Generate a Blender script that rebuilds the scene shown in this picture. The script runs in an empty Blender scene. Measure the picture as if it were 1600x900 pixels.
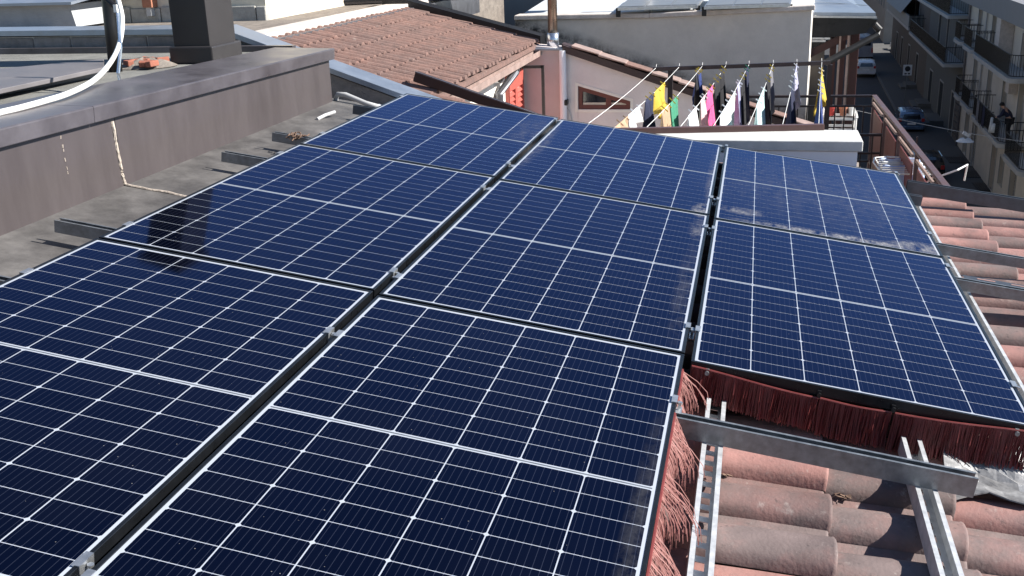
import bpy, bmesh, math, random
from mathutils import Vector, Matrix
random.seed(7)
R = math.radians
scene = bpy.context.scene
col = scene.collection

# ------------------------------------------------------------------ camera, sky, sun, exposure
TH = R(8.6)                                   # slope of our roof (falls towards +X, the street)
CT, ST = math.cos(TH), math.sin(TH)
ROOF = Matrix(((CT, 0, ST), (0, 1, 0), (-ST, 0, CT)))     # roof frame -> world
F_PX = 1642.27                                # focal length in pixels of the 1600 px wide photo
FW = Vector((-.1671, .9233, -.346)).normalized()
RT = Vector((.9691, .2183, .1146)); RT = (RT - FW * RT.dot(FW)).normalized()
CAM = ROOF @ Vector((1.0151, -4.9176, 1.2981)); FW = ROOF @ FW; RT = ROOF @ RT; DN = FW.cross(RT)
cd = bpy.data.cameras.new('camera'); cam = bpy.data.objects.new('camera', cd); col.objects.link(cam)
mw = Matrix((RT, -DN, -FW)).transposed().to_4x4(); mw.translation = CAM; cam.matrix_world = mw
cd.sensor_width = 36; cd.lens = 36 * F_PX / 1600; cd.clip_start = .05; cd.clip_end = 3000
scene.camera = cam

SUN_DIR = Vector((.80, .065, .60)).normalized()            # towards the sun
el = math.asin(SUN_DIR.z); az = math.atan2(SUN_DIR.x, SUN_DIR.y)
world = bpy.data.worlds.new('World'); scene.world = world; world.use_nodes = True
wn = world.node_tree.nodes; bg = wn['Background']
sky = wn.new('ShaderNodeTexSky'); sky.sky_type = 'NISHITA'; sky.sun_disc = False
sky.sun_elevation = el; sky.sun_rotation = az; sky.altitude = 100; sky.air_density = 1.0; sky.dust_density = 0; sky.ozone_density = 4
world.node_tree.links.new(sky.outputs[0], bg.inputs[0]); bg.inputs[1].default_value = .058
sl = bpy.data.lights.new('sun', 'SUN'); sl.energy = 4.8; sl.angle = R(.53); sl.color = (1, .955, .89)
so = bpy.data.objects.new('sun', sl); col.objects.link(so); so.rotation_euler = (-SUN_DIR).to_track_quat('-Z', 'Y').to_euler()
so.location = (20, 10, 30)
scene.view_settings.view_transform = 'Standard'; scene.view_settings.look = 'None'
scene.view_settings.gamma = 1; scene.view_settings.exposure = 1.15
scene.render.engine = 'CYCLES'

# ------------------------------------------------------------------ photo pixel -> direction -> point on a known plane
def ray(x, y): return (FW * F_PX + RT * (x - 800) + DN * (y - 450)).normalized()
def on(x, y, n, d):
    r = ray(x, y); n = Vector(n); return CAM + r * ((d - n.dot(CAM)) / n.dot(r))
def onX(x, y, v): return on(x, y, (1, 0, 0), v)
def onY(x, y, v): return on(x, y, (0, 1, 0), v)
def onZ(x, y, v): return on(x, y, (0, 0, 1), v)
def rw(x, y, z): return ROOF @ Vector((x, y, z))           # roof frame -> world

# ------------------------------------------------------------------ materials
MATS = {}
def mat(name, c, rough=.6, metal=0, var=.12, scale=6, bump=0, bscale=60, rnd=0, coat=0, c2=None, c2amt=.5, c2scale=2, spec=.5, stretch=None):
    m = bpy.data.materials.new(name); m.use_nodes = True; nt = m.node_tree; N = nt.nodes; L = nt.links
    b = N['Principled BSDF']; b.inputs['Roughness'].default_value = rough; b.inputs['Metallic'].default_value = metal
    b.inputs['Coat Weight'].default_value = coat; b.inputs['Coat Roughness'].default_value = .04
    b.inputs['Specular IOR Level'].default_value = spec
    tc = N.new('ShaderNodeTexCoord'); src = tc.outputs['Object']
    geo = N.new('ShaderNodeNewGeometry'); src = geo.outputs['Position']
    if stretch:
        mp = N.new('ShaderNodeMapping'); mp.inputs['Scale'].default_value = stretch; L.new(src, mp.inputs[0]); src = mp.outputs[0]
    no = N.new('ShaderNodeTexNoise'); no.inputs['Scale'].default_value = scale; no.inputs['Detail'].default_value = 8; no.inputs['Roughness'].default_value = .65
    L.new(src, no.inputs['Vector'])
    cr = N.new('ShaderNodeMapRange'); cr.inputs[1].default_value = .3; cr.inputs[2].default_value = .7
    cr.inputs[3].default_value = 1 - var; cr.inputs[4].default_value = 1 + var; L.new(no.outputs[0], cr.inputs[0])
    val = cr.outputs[0]
    if rnd:
        oi = N.new('ShaderNodeObjectInfo'); mr = N.new('ShaderNodeMapRange'); mr.inputs[3].default_value = 1 - rnd; mr.inputs[4].default_value = 1 + rnd
        L.new(oi.outputs['Random'], mr.inputs[0]); mu = N.new('ShaderNodeMath'); mu.operation = 'MULTIPLY'
        L.new(val, mu.inputs[0]); L.new(mr.outputs[0], mu.inputs[1]); val = mu.outputs[0]
    basec = None
    if c2:
        n2 = N.new('ShaderNodeTexNoise'); n2.inputs['Scale'].default_value = c2scale; n2.inputs['Detail'].default_value = 6
        n2.inputs['Roughness'].default_value = .7
        L.new(src, n2.inputs['Vector'])
        r2 = N.new('ShaderNodeMapRange'); r2.inputs[1].default_value = .5 - .18; r2.inputs[2].default_value = .5 + .18
        r2.inputs[4].default_value = 1
        L.new(n2.outputs[0], r2.inputs[0])
        fac = r2.outputs[0]
        if rnd:
            ad = N.new('ShaderNodeMath'); ad.operation = 'ADD'; ad.inputs[1].default_value = 0
            sh = N.new('ShaderNodeMath'); sh.operation = 'MULTIPLY_ADD'; sh.inputs[1].default_value = 1.1; sh.inputs[2].default_value = -.55
            w = N.new('ShaderNodeTexWhiteNoise'); w.noise_dimensions = '1D'; L.new(oi.outputs['Random'], w.inputs['W'])
            L.new(w.outputs['Value'], sh.inputs[0]); L.new(sh.outputs[0], ad.inputs[1]); L.new(fac, ad.inputs[0]); ad.use_clamp = True; fac = ad.outputs[0]
        sc = N.new('ShaderNodeMath'); sc.operation = 'MULTIPLY'; sc.inputs[1].default_value = c2amt; L.new(fac, sc.inputs[0])
        mx = N.new('ShaderNodeMix'); mx.data_type = 'RGBA'; mx.inputs['A'].default_value = (*c, 1); mx.inputs['B'].default_value = (*c2, 1)
        L.new(sc.outputs[0], mx.inputs['Factor']); basec = mx.outputs['Result']
    vm = N.new('ShaderNodeVectorMath'); vm.operation = 'SCALE'
    if basec: L.new(basec, vm.inputs[0])
    else: vm.inputs[0].default_value = c
    L.new(val, vm.inputs['Scale']); L.new(vm.outputs[0], b.inputs['Base Color'])
    # roughness breakup
    rr = N.new('ShaderNodeMapRange'); rr.inputs[1].default_value = .3; rr.inputs[2].default_value = .7
    rr.inputs[3].default_value = max(.02, rough - .1); rr.inputs[4].default_value = min(1, rough + .1); L.new(no.outputs[0], rr.inputs[0]); L.new(rr.outputs[0], b.inputs['Roughness'])
    if bump:
        nb = N.new('ShaderNodeTexNoise'); nb.inputs['Scale'].default_value = bscale; nb.inputs['Detail'].default_value = 5; L.new(src, nb.inputs['Vector'])
        bp = N.new('ShaderNodeBump'); bp.inputs['Strength'].default_value = bump; bp.inputs['Distance'].default_value = .01
        L.new(nb.outputs[0], bp.inputs['Height']); L.new(bp.outputs[0], b.inputs['Normal'])
    MATS[name] = m; return m

def solar_mat(name, is_cell):
    """cell: dark blue silicon with thin busbars under glass (clear coat); sheet: white backsheet under the same glass; light dust and bird stains"""
    m = bpy.data.materials.new(name); m.use_nodes = True; nt = m.node_tree; N = nt.nodes; L = nt.links; b = N['Principled BSDF']
    geo = N.new('ShaderNodeNewGeometry'); sep = N.new('ShaderNodeSeparateXYZ'); L.new(geo.outputs['Position'], sep.inputs[0])
    def math_(op, a, bb=None, c=None, clamp=False):
        n = N.new('ShaderNodeMath'); n.operation = op; n.use_clamp = clamp
        for i, v in enumerate((a, bb, c)):
            if v is None: continue
            if isinstance(v, (int, float)): n.inputs[i].default_value = v
            else: L.new(v, n.inputs[i])
        return n.outputs[0]
    if is_cell:
        tc = N.new('ShaderNodeTexCoord'); s2 = N.new('ShaderNodeSeparateXYZ'); L.new(tc.outputs['Object'], s2.inputs[0])
        fr = math_('FRACT', math_('MULTIPLY_ADD', s2.outputs['X'], 1 / .0181, .5))
        d = math_('ABSOLUTE', math_('SUBTRACT', fr, .5))
        bus = math_('LESS_THAN', d, .035)
        # little solder dots along the busbars at the cell's long edges and mid
        fy = math_('ABSOLUTE', s2.outputs['Y'])
        dot = math_('MULTIPLY', math_('LESS_THAN', d, .075), math_('GREATER_THAN', fy, .0385))
        bus = math_('MAXIMUM', math_('MULTIPLY', bus, .32), math_('MULTIPLY', dot, .8))
        oi = N.new('ShaderNodeObjectInfo')
        v = math_('MULTIPLY_ADD', oi.outputs['Random'], .5, .75)
        base = N.new('ShaderNodeVectorMath'); base.operation = 'SCALE'; base.inputs[0].default_value = (.0004, .0007, .0028); L.new(v, base.inputs['Scale'])
        mx = N.new('ShaderNodeMix'); mx.data_type = 'RGBA'; L.new(bus, mx.inputs['Factor']); L.new(base.outputs[0], mx.inputs['A']); mx.inputs['B'].default_value = (.055, .065, .10, 1)
        colour = mx.outputs['Result']
    else:
        rgb = N.new('ShaderNodeRGB'); rgb.outputs[0].default_value = (.36, .39, .44, 1); colour = rgb.outputs[0]
    # stains: (x, y, rx, ry, strength)
    spots = [(.98, .08, .06, .15, .7), (.99, -.26, .06, .2, .3), (1.60, .83, .75, .85, .10), (1.62, -.0, .55, .05, .75), (2.02, .05, .20, .09, .8),
             (1.17, .16, .12, .08, .5), (.97, -1.1, .04, .7, .10), (.0, .9, .07, .8, .22), (-.12, 1.3, .12, .5, .14), (.98, -3.0, .04, .9, .09), (1.0, .9, .04, .8, .25)]
    n1 = N.new('ShaderNodeTexNoise'); n1.inputs['Scale'].default_value = 16; n1.inputs['Detail'].default_value = 9; n1.inputs['Roughness'].default_value = .75
    mp = N.new('ShaderNodeMapping'); mp.inputs['Scale'].default_value = (1.6, .7, 1); L.new(geo.outputs['Position'], mp.inputs[0]); L.new(mp.outputs[0], n1.inputs['Vector'])
    nz = math_('MULTIPLY_ADD', n1.outputs[0], 3.4, -1.35, True)
    tot = None
    for (cx, cy, rx, ry, s) in spots:
        a = math_('MULTIPLY', math_('SUBTRACT', sep.outputs['X'], cx), 1 / rx); c = math_('MULTIPLY', math_('SUBTRACT', sep.outputs['Y'], cy), 1 / ry)
        q = math_('SUBTRACT', 1, math_('ADD', math_('MULTIPLY', a, a), math_('MULTIPLY', c, c)), None, True)
        q = math_('MULTIPLY', math_('MULTIPLY', q, nz), s)
        tot = q if tot is None else math_('MAXIMUM', tot, q)
    n2 = N.new('ShaderNodeTexNoise'); n2.inputs['Scale'].default_value = 2.2; n2.inputs['Detail'].default_value = 7; L.new(geo.outputs['Position'], n2.inputs['Vector'])
    film = math_('MULTIPLY_ADD', n2.outputs[0], .010, -.004, True)
    # scattered specks
    vo = N.new('ShaderNodeTexVoronoi'); vo.inputs['Scale'].default_value = 26; L.new(geo.outputs['Position'], vo.inputs['Vector'])
    speck = math_('MULTIPLY', math_('LESS_THAN', vo.outputs['Distance'], .035), .35)
    dust = math_('MAXIMUM', math_('MAXIMUM', tot, film), speck)
    md = N.new('ShaderNodeMix'); md.data_type = 'RGBA'; L.new(dust, md.inputs['Factor']); L.new(colour, md.inputs['A']); md.inputs['B'].default_value = (.42, .41, .39, 1)
    L.new(md.outputs['Result'], b.inputs['Base Color'])
    b.inputs['Roughness'].default_value = .7; b.inputs['Specular IOR Level'].default_value = 0
    gl = N.new('ShaderNodeBsdfGlossy'); gl.inputs['Color'].default_value = (.42, .54, 1.0, 1) if is_cell else (.7, .75, .9, 1)   # blue anti-reflection film under the glass
    n3 = N.new('ShaderNodeTexNoise'); n3.inputs['Scale'].default_value = 1.3; n3.inputs['Detail'].default_value = 5; L.new(geo.outputs['Position'], n3.inputs['Vector'])
    L.new(math_('ADD', math_('MULTIPLY', dust, .5), math_('MULTIPLY_ADD', n3.outputs[0], .10, .01)), gl.inputs['Roughness'])
    fr_ = N.new('ShaderNodeFresnel'); fr_.inputs['IOR'].default_value = 1.45
    ms = N.new('ShaderNodeMixShader'); L.new(math_('MULTIPLY', fr_.outputs[0], math_('SUBTRACT', 1, dust, None, True)), ms.inputs[0]); L.new(b.outputs[0], ms.inputs[1]); L.new(gl.outputs[0], ms.inputs[2])
    L.new(ms.outputs[0], N['Material Output'].inputs['Surface'])
    MATS[name] = m; return m

solar_mat('cell', True); solar_mat('backsheet', False)
mat('frame', (.018, .02, .024), .32, .6, .2, 20, spec=.5)
mat('alu', (.52, .53, .54), .38, .85, .15, 25)
mat('galv', (.26, .275, .29), .42, .65, .25, 30, c2=(.16, .17, .18), c2amt=.5, c2scale=18)
mat('galv_bright', (.50, .51, .52), .45, .35, .2, 30)  # lighter copy of the galvanised steel, sunlight on the flanges put into its colour
mat('galv_dark', (.10, .112, .13), .45, .7, .2, 24)
mat('tile', (.265, .135, .118), .75, 0, .24, 7, .16, 90, .18, c2=(.13, .105, .10), c2amt=.9, c2scale=4.5)
def weather(m, pale, dark):
    nt = m.node_tree; N = nt.nodes; L = nt.links; b = N['Principled BSDF']; src = b.inputs['Base Color'].links[0].from_socket
    g_ = N.new('ShaderNodeNewGeometry')
    for sc, lo, hi, c, amt in ((11, .60, .72, pale, .55), (55, .62, .70, pale, .35), (38, .60, .68, dark, .55), (3.2, .56, .72, dark, .45)):
        no = N.new('ShaderNodeTexNoise'); no.inputs['Scale'].default_value = sc; no.inputs['Detail'].default_value = 6; no.inputs['Roughness'].default_value = .7
        mp = N.new('ShaderNodeMapping'); mp.inputs['Location'].default_value = (sc, 3.1 * sc, .7); L.new(g_.outputs['Position'], mp.inputs[0]); L.new(mp.outputs[0], no.inputs['Vector'])
        r = N.new('ShaderNodeMapRange'); r.inputs[1].default_value = lo; r.inputs[2].default_value = hi; r.inputs[4].default_value = amt; L.new(no.outputs[0], r.inputs[0])
        mx = N.new('ShaderNodeMix'); mx.data_type = 'RGBA'; L.new(r.outputs[0], mx.inputs['Factor']); L.new(src, mx.inputs['A']); mx.inputs['B'].default_value = (*c, 1); src = mx.outputs['Result']
    L.new(src, b.inputs['Base Color'])
weather(MATS['tile'], (.40, .35, .32), (.05, .042, .041))
mat('deck', (.10, .085, .075), .95, 0, .3, 8)
mat('mortar', (.20, .175, .15), .95, 0, .25, 14, .6, 60)
mat('parapet', (.052, .042, .043), .5, 0, .14, 2.2, .06, 9, c2=(.082, .069, .069), c2amt=.75, c2scale=3.5, stretch=(1, 1, .22))
mat('coping', (.075, .066, .072), .36, .25, .16, 3, .05, 12, c2=(.135, .125, .135), c2amt=.6, c2scale=3)
mat('flashing', (.062, .058, .057), .6, .1, .35, 5, .3, 14, c2=(.15, .142, .135), c2amt=.8, c2scale=3.6)
mat('sealant', (.42, .36, .30), .8, 0, .25, 30, .5, 60)
mat('membrane', (.15, .15, .14), .95, 0, .25, 5, .6, 220, c2=(.24, .235, .21), c2amt=.6, c2scale=1.2)
mat('blue_metal', (.30, .34, .40), .38, .6, .12, 6)
mat('grey_metal', (.14, .14, .155), .4, .6, .15, 5)
mat('black_metal', (.02, .02, .022), .35, .5, .2, 6)
mat('box_metal', (.036, .033, .034), .38, 0, .12, 4, spec=.3)
mat('block', (.22, .20, .19), .95, 0, .25, 14, .6, 90, .12, c2=(.30, .27, .25), c2amt=.5, c2scale=6)
mat('block_joint', (.44, .41, .38), .95, 0, .25, 30, .5, 90)
mat('light_block', (.36, .35, .32), .95, 0, .2, 12, .6, 60, .1)
mat('cream_wall', (.66, .60, .48), .9, 0, .12, 6, .3, 60, c2=(.55, .5, .42), c2amt=.35, c2scale=4)
mat('shade_plaster', (.36, .37, .38), .9, 0, .12, 8, .3, 60)  # grey-blue of the shaded wall is put into the plaster colour
mat('gravel_roof', (.22, .19, .16), .95, 0, .3, 10, .8, 60, c2=(.14, .115, .10), c2amt=.8, c2scale=2.2, stretch=(1, .45, 1))
mat('white_concrete', (.52, .47, .43), .9, 0, .18, 9, .4, 40)
mat('far_tile', (.205, .115, .092), .9, 0, .25, 14, .4, 60, c2=(.13, .088, .078), c2amt=.8, c2scale=2.4)
mat('brown_trim', (.055, .035, .032), .5, .2, .2, 8)
weather(MATS['far_tile'], (.30, .24, .21), (.06, .05, .046))
mat('gutter', (.33, .24, .21), .55, .2, .2, 8)
mat('white_wall', (.80, .77, .70), .9, 0, .05, 4, .2, 60)
mat('pink_wall', (.60, .54, .525), .92, 0, .08, 2.5, .25, 60, c2=(.53, .47, .455), c2amt=.4, c2scale=1.2)
mat('wall_right', (.74, .69, .67), .92, 0, .07, 2.5, .25, 60, c2=(.60, .54, .51), c2amt=.4, c2scale=1.3)
mat('grey_wall', (.62, .575, .52), .95, 0, .10, 3, .35, 40, c2=(.50, .46, .415), c2amt=.6, c2scale=.9)
mat('white_paint', (.86, .87, .90), .6, 0, .04, 4)
mat('kerb_metal', (.15, .14, .145), .55, .1, .15, 3)
mat('white_cap', (.55, .55, .53), .7, 0, .12, 9, .2, 40)
mat('red_shutter', (.38, .085, .065), .55, 0, .1, 10)
mat('wood_red', (.13, .032, .024), .5, 0, .2, 18, stretch=(1, 6, 6))
mat('canopy_wood', (.05, .014, .012), .5, 0, .2, 18)  # darker copy of the red wood, shade under the fascia put into the colour
mat('rail_brown', (.11, .058, .052), .4, .2, .15, 10)
mat('rail_dark', (.035, .024, .024), .45, .2, .15, 10)
mat('glass_dark', (.012, .016, .028), .06, 0, .1, 3, coat=1)
mat('steel', (.42, .36, .30), .3, .9, .25, 6, c2=(.16, .11, .08), c2amt=.8, c2scale=4)
mat('steel_bright', (.6, .63, .68), .25, .9, .1, 8)
mat('asphalt', (.04, .042, .047), .9, 0, .2, 1.2, .3, 30)
mat('pavement', (.085, .083, .08), .9, 0, .16, 1.5, .3, 20)
mat('kerb', (.14, .137, .13), .9, 0, .12, 3)
mat('terrace', (.26, .22, .19), .85, 0, .15, 3)
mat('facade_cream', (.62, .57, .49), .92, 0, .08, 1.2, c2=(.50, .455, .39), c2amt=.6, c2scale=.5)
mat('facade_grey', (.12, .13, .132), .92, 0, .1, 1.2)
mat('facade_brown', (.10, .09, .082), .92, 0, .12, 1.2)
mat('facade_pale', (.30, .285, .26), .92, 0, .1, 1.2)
mat('slab', (.40, .395, .38), .9, 0, .12, 2)
mat('band', (.19, .195, .21), .85, 0, .1, 1.5)
mat('shutter_dark', (.035, .028, .024), .6, 0, .15, 6)
mat('shutter_brown', (.15, .065, .04), .6, 0, .15, 6)
mat('iron', (.018, .018, .019), .5, .3, .1, 6)
mat('awning', (.28, .29, .28), .9, 0, .1, 2)
mat('brick', (.28, .10, .065), .9, 0, .25, 12, .4, 60)
mat('bristle', (.13, .020, .020), .6, 0, .25, 40)  # red darkened in the colour for the shade below the panel edge
mat('bristle_pale', (.34, .155, .135), .6, 0, .3, 40)  # same bristles, dusty, with the sun on them put into the paler colour
mat('bristle_spine', (.15, .028, .026), .5, 0, .2, 20)
mat('cable_white', (.78, .77, .74), .45, 0, .06, 10)
mat('conduit', (.42, .42, .42), .5, 0, .1, 10)
mat('plastic_grey', (.16, .16, .165), .35, .1, .3, 18, .5, 20, c2=(.34, .34, .34), c2amt=.5, c2scale=9)
mat('far_roof_white', (.55, .57, .58), .6, 0, .1, 2)
mat('far_pv', (.17, .18, .19), .35, 0, .1, 3)
mat('tyre', (.012, .012, .012), .8)
mat('car_white', (.62, .63, .65), .25, 0, .04, 2, coat=.8)
mat('car_blue', (.10, .16, .26), .25, .3, .05, 2, coat=.8)
mat('car_dark', (.02, .021, .024), .22, .3, .05, 2, coat=.8)
mat('van_grey', (.30, .32, .37), .3, .1, .05, 2, coat=.6)
mat('lamp_red', (.4, .02, .02), .3)
mat('sign_white', (.75, .75, .75), .5); mat('sign_black', (.02, .02, .025), .5)
mat('skin', (.5, .3, .22), .6); mat('jacket', (.012, .016, .045), .85); mat('trousers', (.016, .016, .02), .9); mat('hair', (.008, .007, .007), .7)
for n, c in {'yellow': (.50, .36, .04), 'navy': (.012, .016, .045), 'pink': (.58, .09, .24), 'white_cloth': (.62, .64, .64), 'mint': (.44, .62, .60),
             'black_cloth': (.012, .012, .016), 'green': (.04, .22, .13), 'orange_cloth': (.40, .27, .17), 'lilac': (.32, .32, .46), 'blue': (.02, .04, .16),
             'red_item': (.45, .05, .04), 'lightblue': (.45, .55, .80), 'grey_cloth': (.16, .16, .18), 'palepink': (.66, .42, .44)}.items():
    mat('cl_' + n, c, .85, 0, .14, 18, .3, 60)
mat('terracotta', (.36, .15, .09), .85, 0, .15, 14)
mat('dead_leaf', (.16, .10, .07), .9)

# ------------------------------------------------------------------ mesh helpers
class MB:
    def __init__(s): s.v = []; s.f = []
    def quad(s, *p):
        n = len(s.v); s.v += [tuple(q) for q in p]; s.f.append(tuple(range(n, n + len(p)))); return s
    def box(s, x0, x1, y0, y1, z0, z1, m=None):
        n = len(s.v); P = [(x, y, z) for z in (z0, z1) for y in (y0, y1) for x in (x0, x1)]
        s.v += [tuple(m @ Vector(p)) if m else p for p in P]
        s.f += [tuple(n + i for i in f) for f in ((0, 2, 3, 1), (4, 5, 7, 6), (0, 1, 5, 4), (2, 6, 7, 3), (0, 4, 6, 2), (1, 3, 7, 5))]; return s
    def prism(s, poly, ex):                       # planar polygon (3D points) extruded by vector ex
        n = len(s.v); k = len(poly); ex = Vector(ex)
        s.v += [tuple(Vector(p)) for p in poly] + [tuple(Vector(p) + ex) for p in poly]
        s.f.append(tuple(range(n + k - 1, n - 1, -1))); s.f.append(tuple(range(n + k, n + 2 * k)))
        for i in range(k): j = (i + 1) % k; s.f.append((n + i, n + j, n + k + j, n + k + i))
        return s
    def tube(s, pts, r, seg=8, cap=True, r2=None):
        pts = [Vector(p) for p in pts]; n0 = len(s.v); k = len(pts)
        for i, p in enumerate(pts):
            t = (pts[min(i + 1, k - 1)] - pts[max(i - 1, 0)]).normalized()
            a = t.cross(Vector((0, 0, 1)));  a = a if a.length > 1e-3 else t.cross(Vector((0, 1, 0))); a.normalize(); b = t.cross(a)
            rr = r if r2 is None else r + (r2 - r) * i / (k - 1)
            for j in range(seg):
                g = 2 * math.pi * j / seg; s.v.append(tuple(p + (a * math.cos(g) + b * math.sin(g)) * rr))
        for i in range(k - 1):
            for j in range(seg):
                q = n0 + i * seg; w = (j + 1) % seg; s.f.append((q + j, q + w, q + seg + w, q + seg + j))
        if cap: s.f.append(tuple(n0 + j for j in range(seg - 1, -1, -1))); s.f.append(tuple(n0 + (k - 1) * seg + j for j in range(seg)))
        return s
    def bar(s, a, b, w, h):                       # square bar from a to b
        a, b = Vector(a), Vector(b); t = (b - a); L = t.length; t.normalize()
        u = t.cross(Vector((0, 0, 1))); u = u if u.length > 1e-3 else Vector((1, 0, 0)); u.normalize(); v = u.cross(t)
        m = Matrix((t, u, v)).transposed().to_4x4(); m.translation = a
        return s.box(0, L, -w / 2, w / 2, -h / 2, h / 2, m)
    def grid(s, fn, nu, nv):                      # fn(u,v) in 0..1
        n = len(s.v)
        for i in range(nu + 1):
            for j in range(nv + 1): s.v.append(tuple(fn(i / nu, j / nv)))
        for i in range(nu):
            for j in range(nv): a = n + i * (nv + 1) + j; s.f.append((a, a + nv + 1, a + nv + 2, a + 1))
        return s
    def build(s, name, m, parent=None, bevel=0, smooth=False, solid=0, me_only=False):
        me = bpy.data.meshes.new(name); me.from_pydata(s.v, [], s.f); me.update()
        me.materials.append(MATS[m])
        if smooth: me.shade_smooth()
        if me_only: return me
        bm = bmesh.new(); bm.from_mesh(me); bmesh.ops.recalc_face_normals(bm, faces=bm.faces); bm.to_mesh(me); bm.free()
        o = bpy.data.objects.new(name, me); col.objects.link(o)
        if parent: o.parent = parent
        if solid: md = o.modifiers.new('s', 'SOLIDIFY'); md.thickness = solid
        if bevel: md = o.modifiers.new('b', 'BEVEL'); md.width = bevel; md.segments = 2; md.limit_method = 'ANGLE'
        return o
def tag(o, label, cat, group=None):
    o['label'] = label; o['category'] = cat
    if group: o['group'] = group
    return o
def structure(o): o['kind'] = 'structure'; return o
def stuff(o): o['kind'] = 'stuff'; return o
def thing(name, label, cat, loc=(0, 0, 0), group=None, roof=False):
    o = bpy.data.objects.new(name, None); col.objects.link(o); o.location = loc; o.empty_display_size = .1
    if roof: o.rotation_euler = (0, TH, 0)
    return tag(o, label, cat, group)
def at(o, loc): o.location = loc; return o
def inst(name, me, parent, loc, rot=(0, 0, 0), scale=None):
    o = bpy.data.objects.new(name, me); col.objects.link(o); o.parent = parent; o.location = loc; o.rotation_euler = rot
    if scale: o.scale = scale
    return o
#BODY
def wb(mb, name, m, parent=None, **k):            # mesh given in world coordinates, under a thing that stands anywhere
    o = mb.build(name, m, parent, **k)
    if parent is not None and parent.type == 'EMPTY': o.matrix_parent_inverse = parent.matrix_basis.inverted()
    return o
def rb(mb, name, m, parent=None, **k):            # mesh given in roof coordinates, top-level
    o = mb.build(name, m, parent, **k); o.rotation_euler = (0, TH, 0); return o

# ================================================================== ground and street
ZS = -12.3
g = MB().quad((-400, -200, ZS - .02), (900, -200, ZS - .02), (900, 1500, ZS - .02), (-400, 1500, ZS - .02))
structure(g.build('ground', 'pavement'))
FO = Vector((13.3, 50, 0)); FU = Vector((.033, 1, 0)).normalized(); FN = Vector((-1, .033, 0)).normalized()   # the facade line across the street
def fac(s, z, d=0): p = FO + FU * s + FN * d; return Vector((p.x, p.y, z))
def fpx(x, y, d=0):
    n = Vector((1, -.033, 0)).normalized(); p = on(x, y, n, n.dot(FO + FN * d)); return ((p - FO).dot(FU), p.z)
def strip(name, d0, d1, z, m):
    return structure(MB().quad(fac(-70, z, d0), fac(120, z, d0), fac(120, z, d1), fac(-70, z, d1)).build(name, m))
strip('road', 2.6, 9.2, ZS - .012, 'asphalt')
pv = MB().prism([fac(-70, ZS - .02, .0), fac(-70, ZS - .02, 2.45), fac(-70, ZS + .12, 2.45), fac(-70, ZS + .12, 0)], FU * 190); structure(pv.build('pavement', 'pavement'))
kb = MB()
for i in range(95):
    kb.prism([fac(-70 + i * 2, ZS - .02, 2.46), fac(-70 + i * 2, ZS - .02, 2.62), fac(-70 + i * 2, ZS + .125, 2.62), fac(-70 + i * 2, ZS + .125, 2.46)], FU * 1.985)
structure(kb.build('kerb', 'kerb'))
for (px, py) in ((1495, 250), (1520, 272), (1541, 292)):
    p = onZ(px, py, ZS + .125); o = MB().box(-.55, .55, -.9, .9, 0, .02).build('cellar_grating', 'iron', bevel=.005); at(o, p)
    fr = MB()
    for k in range(9): fr.box(-.5 + k * .12, -.46 + k * .12, -.85, .85, .02, .035)
    fr.build('bar', 'rail_dark', o)
    tag(o, {1495: 'dark iron cellar grating in the pavement, farthest of three', 1520: 'dark iron cellar grating in the pavement, middle of three', 1541: 'dark iron cellar grating in the pavement, nearest of three'}[px], 'grating', 'cellar gratings along the far pavement')

# ================================================================== our building, roof deck
t = thing('house', 'house under the solar panels with brown eave wall', 'house', (0, -3, ZS))
wb(MB().prism([rw(-1.75, -9, -.277), rw(3.25, -9, -.277), (rw(3.25, -9, -.277).x, -9, ZS), (rw(-1.75, -9, 0).x, -9, ZS)], (0, 10.95, 0)), 'wall', 'pink_wall', t)
roof = wb(MB().prism([rw(-1.70, -8.9, -.275), rw(3.3, -8.9, -.275), rw(3.3, -8.9, -.262), rw(-1.70, -8.9, -.262)], (0, 10.9, 0)), 'roof', 'mortar', t)
# interlocking clay tiles: barrels run down the slope (+x), pitch across in y
TP, TE, TL = .232, .36, .42
def tile_mesh(seed):
    rn = random.Random(seed); mb = MB(); prof = []
    for i in range(9):
        a = math.pi * i / 8; prof.append((.077 - .077 * math.cos(a), .060 * math.sin(a) ** .8))
    prof += [(.175, -.004), (.205, -.006), (.234, .004)]
    k = len(prof); xs = [(0, -.014, .90), (TL * .5, .005, .96), (TL - .010, .0215, 1), (TL - .004, .0225, 1.015), (TL, .0195, .995)]
    for (x, dz, s) in xs:
        for (y, z) in prof: mb.v.append((x, y * 1 if y > .16 else .077 + (y - .077) * s, z * s + dz))
    for i in range(len(xs) - 1):
        for j in range(k - 1): a = i * k + j; mb.f.append((a, a + k, a + k + 1, a + 1))
    b = len(mb.v)
    for (x, dz, s) in xs[-1:]:
        for (y, z) in prof: mb.v.append((x, y * 1 if y > .16 else .077 + (y - .077) * s, z * s + dz))
    n = len(mb.v)                       # thick lower lip with a crisp edge
    for (y, z) in prof: mb.v.append((TL - .002, .077 + (y - .077) * .84 if y < .16 else y, max(z * .82, -.02) - .004 if y < .16 else z - .014))
    for j in range(k - 1): mb.f.append((b + j, n + j, n + j + 1, b + j + 1))
    me = mb.build('tile', 'tile', me_only=True); me.shade_smooth()
    return me
tms = [tile_mesh(i) for i in range(2)]
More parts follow.
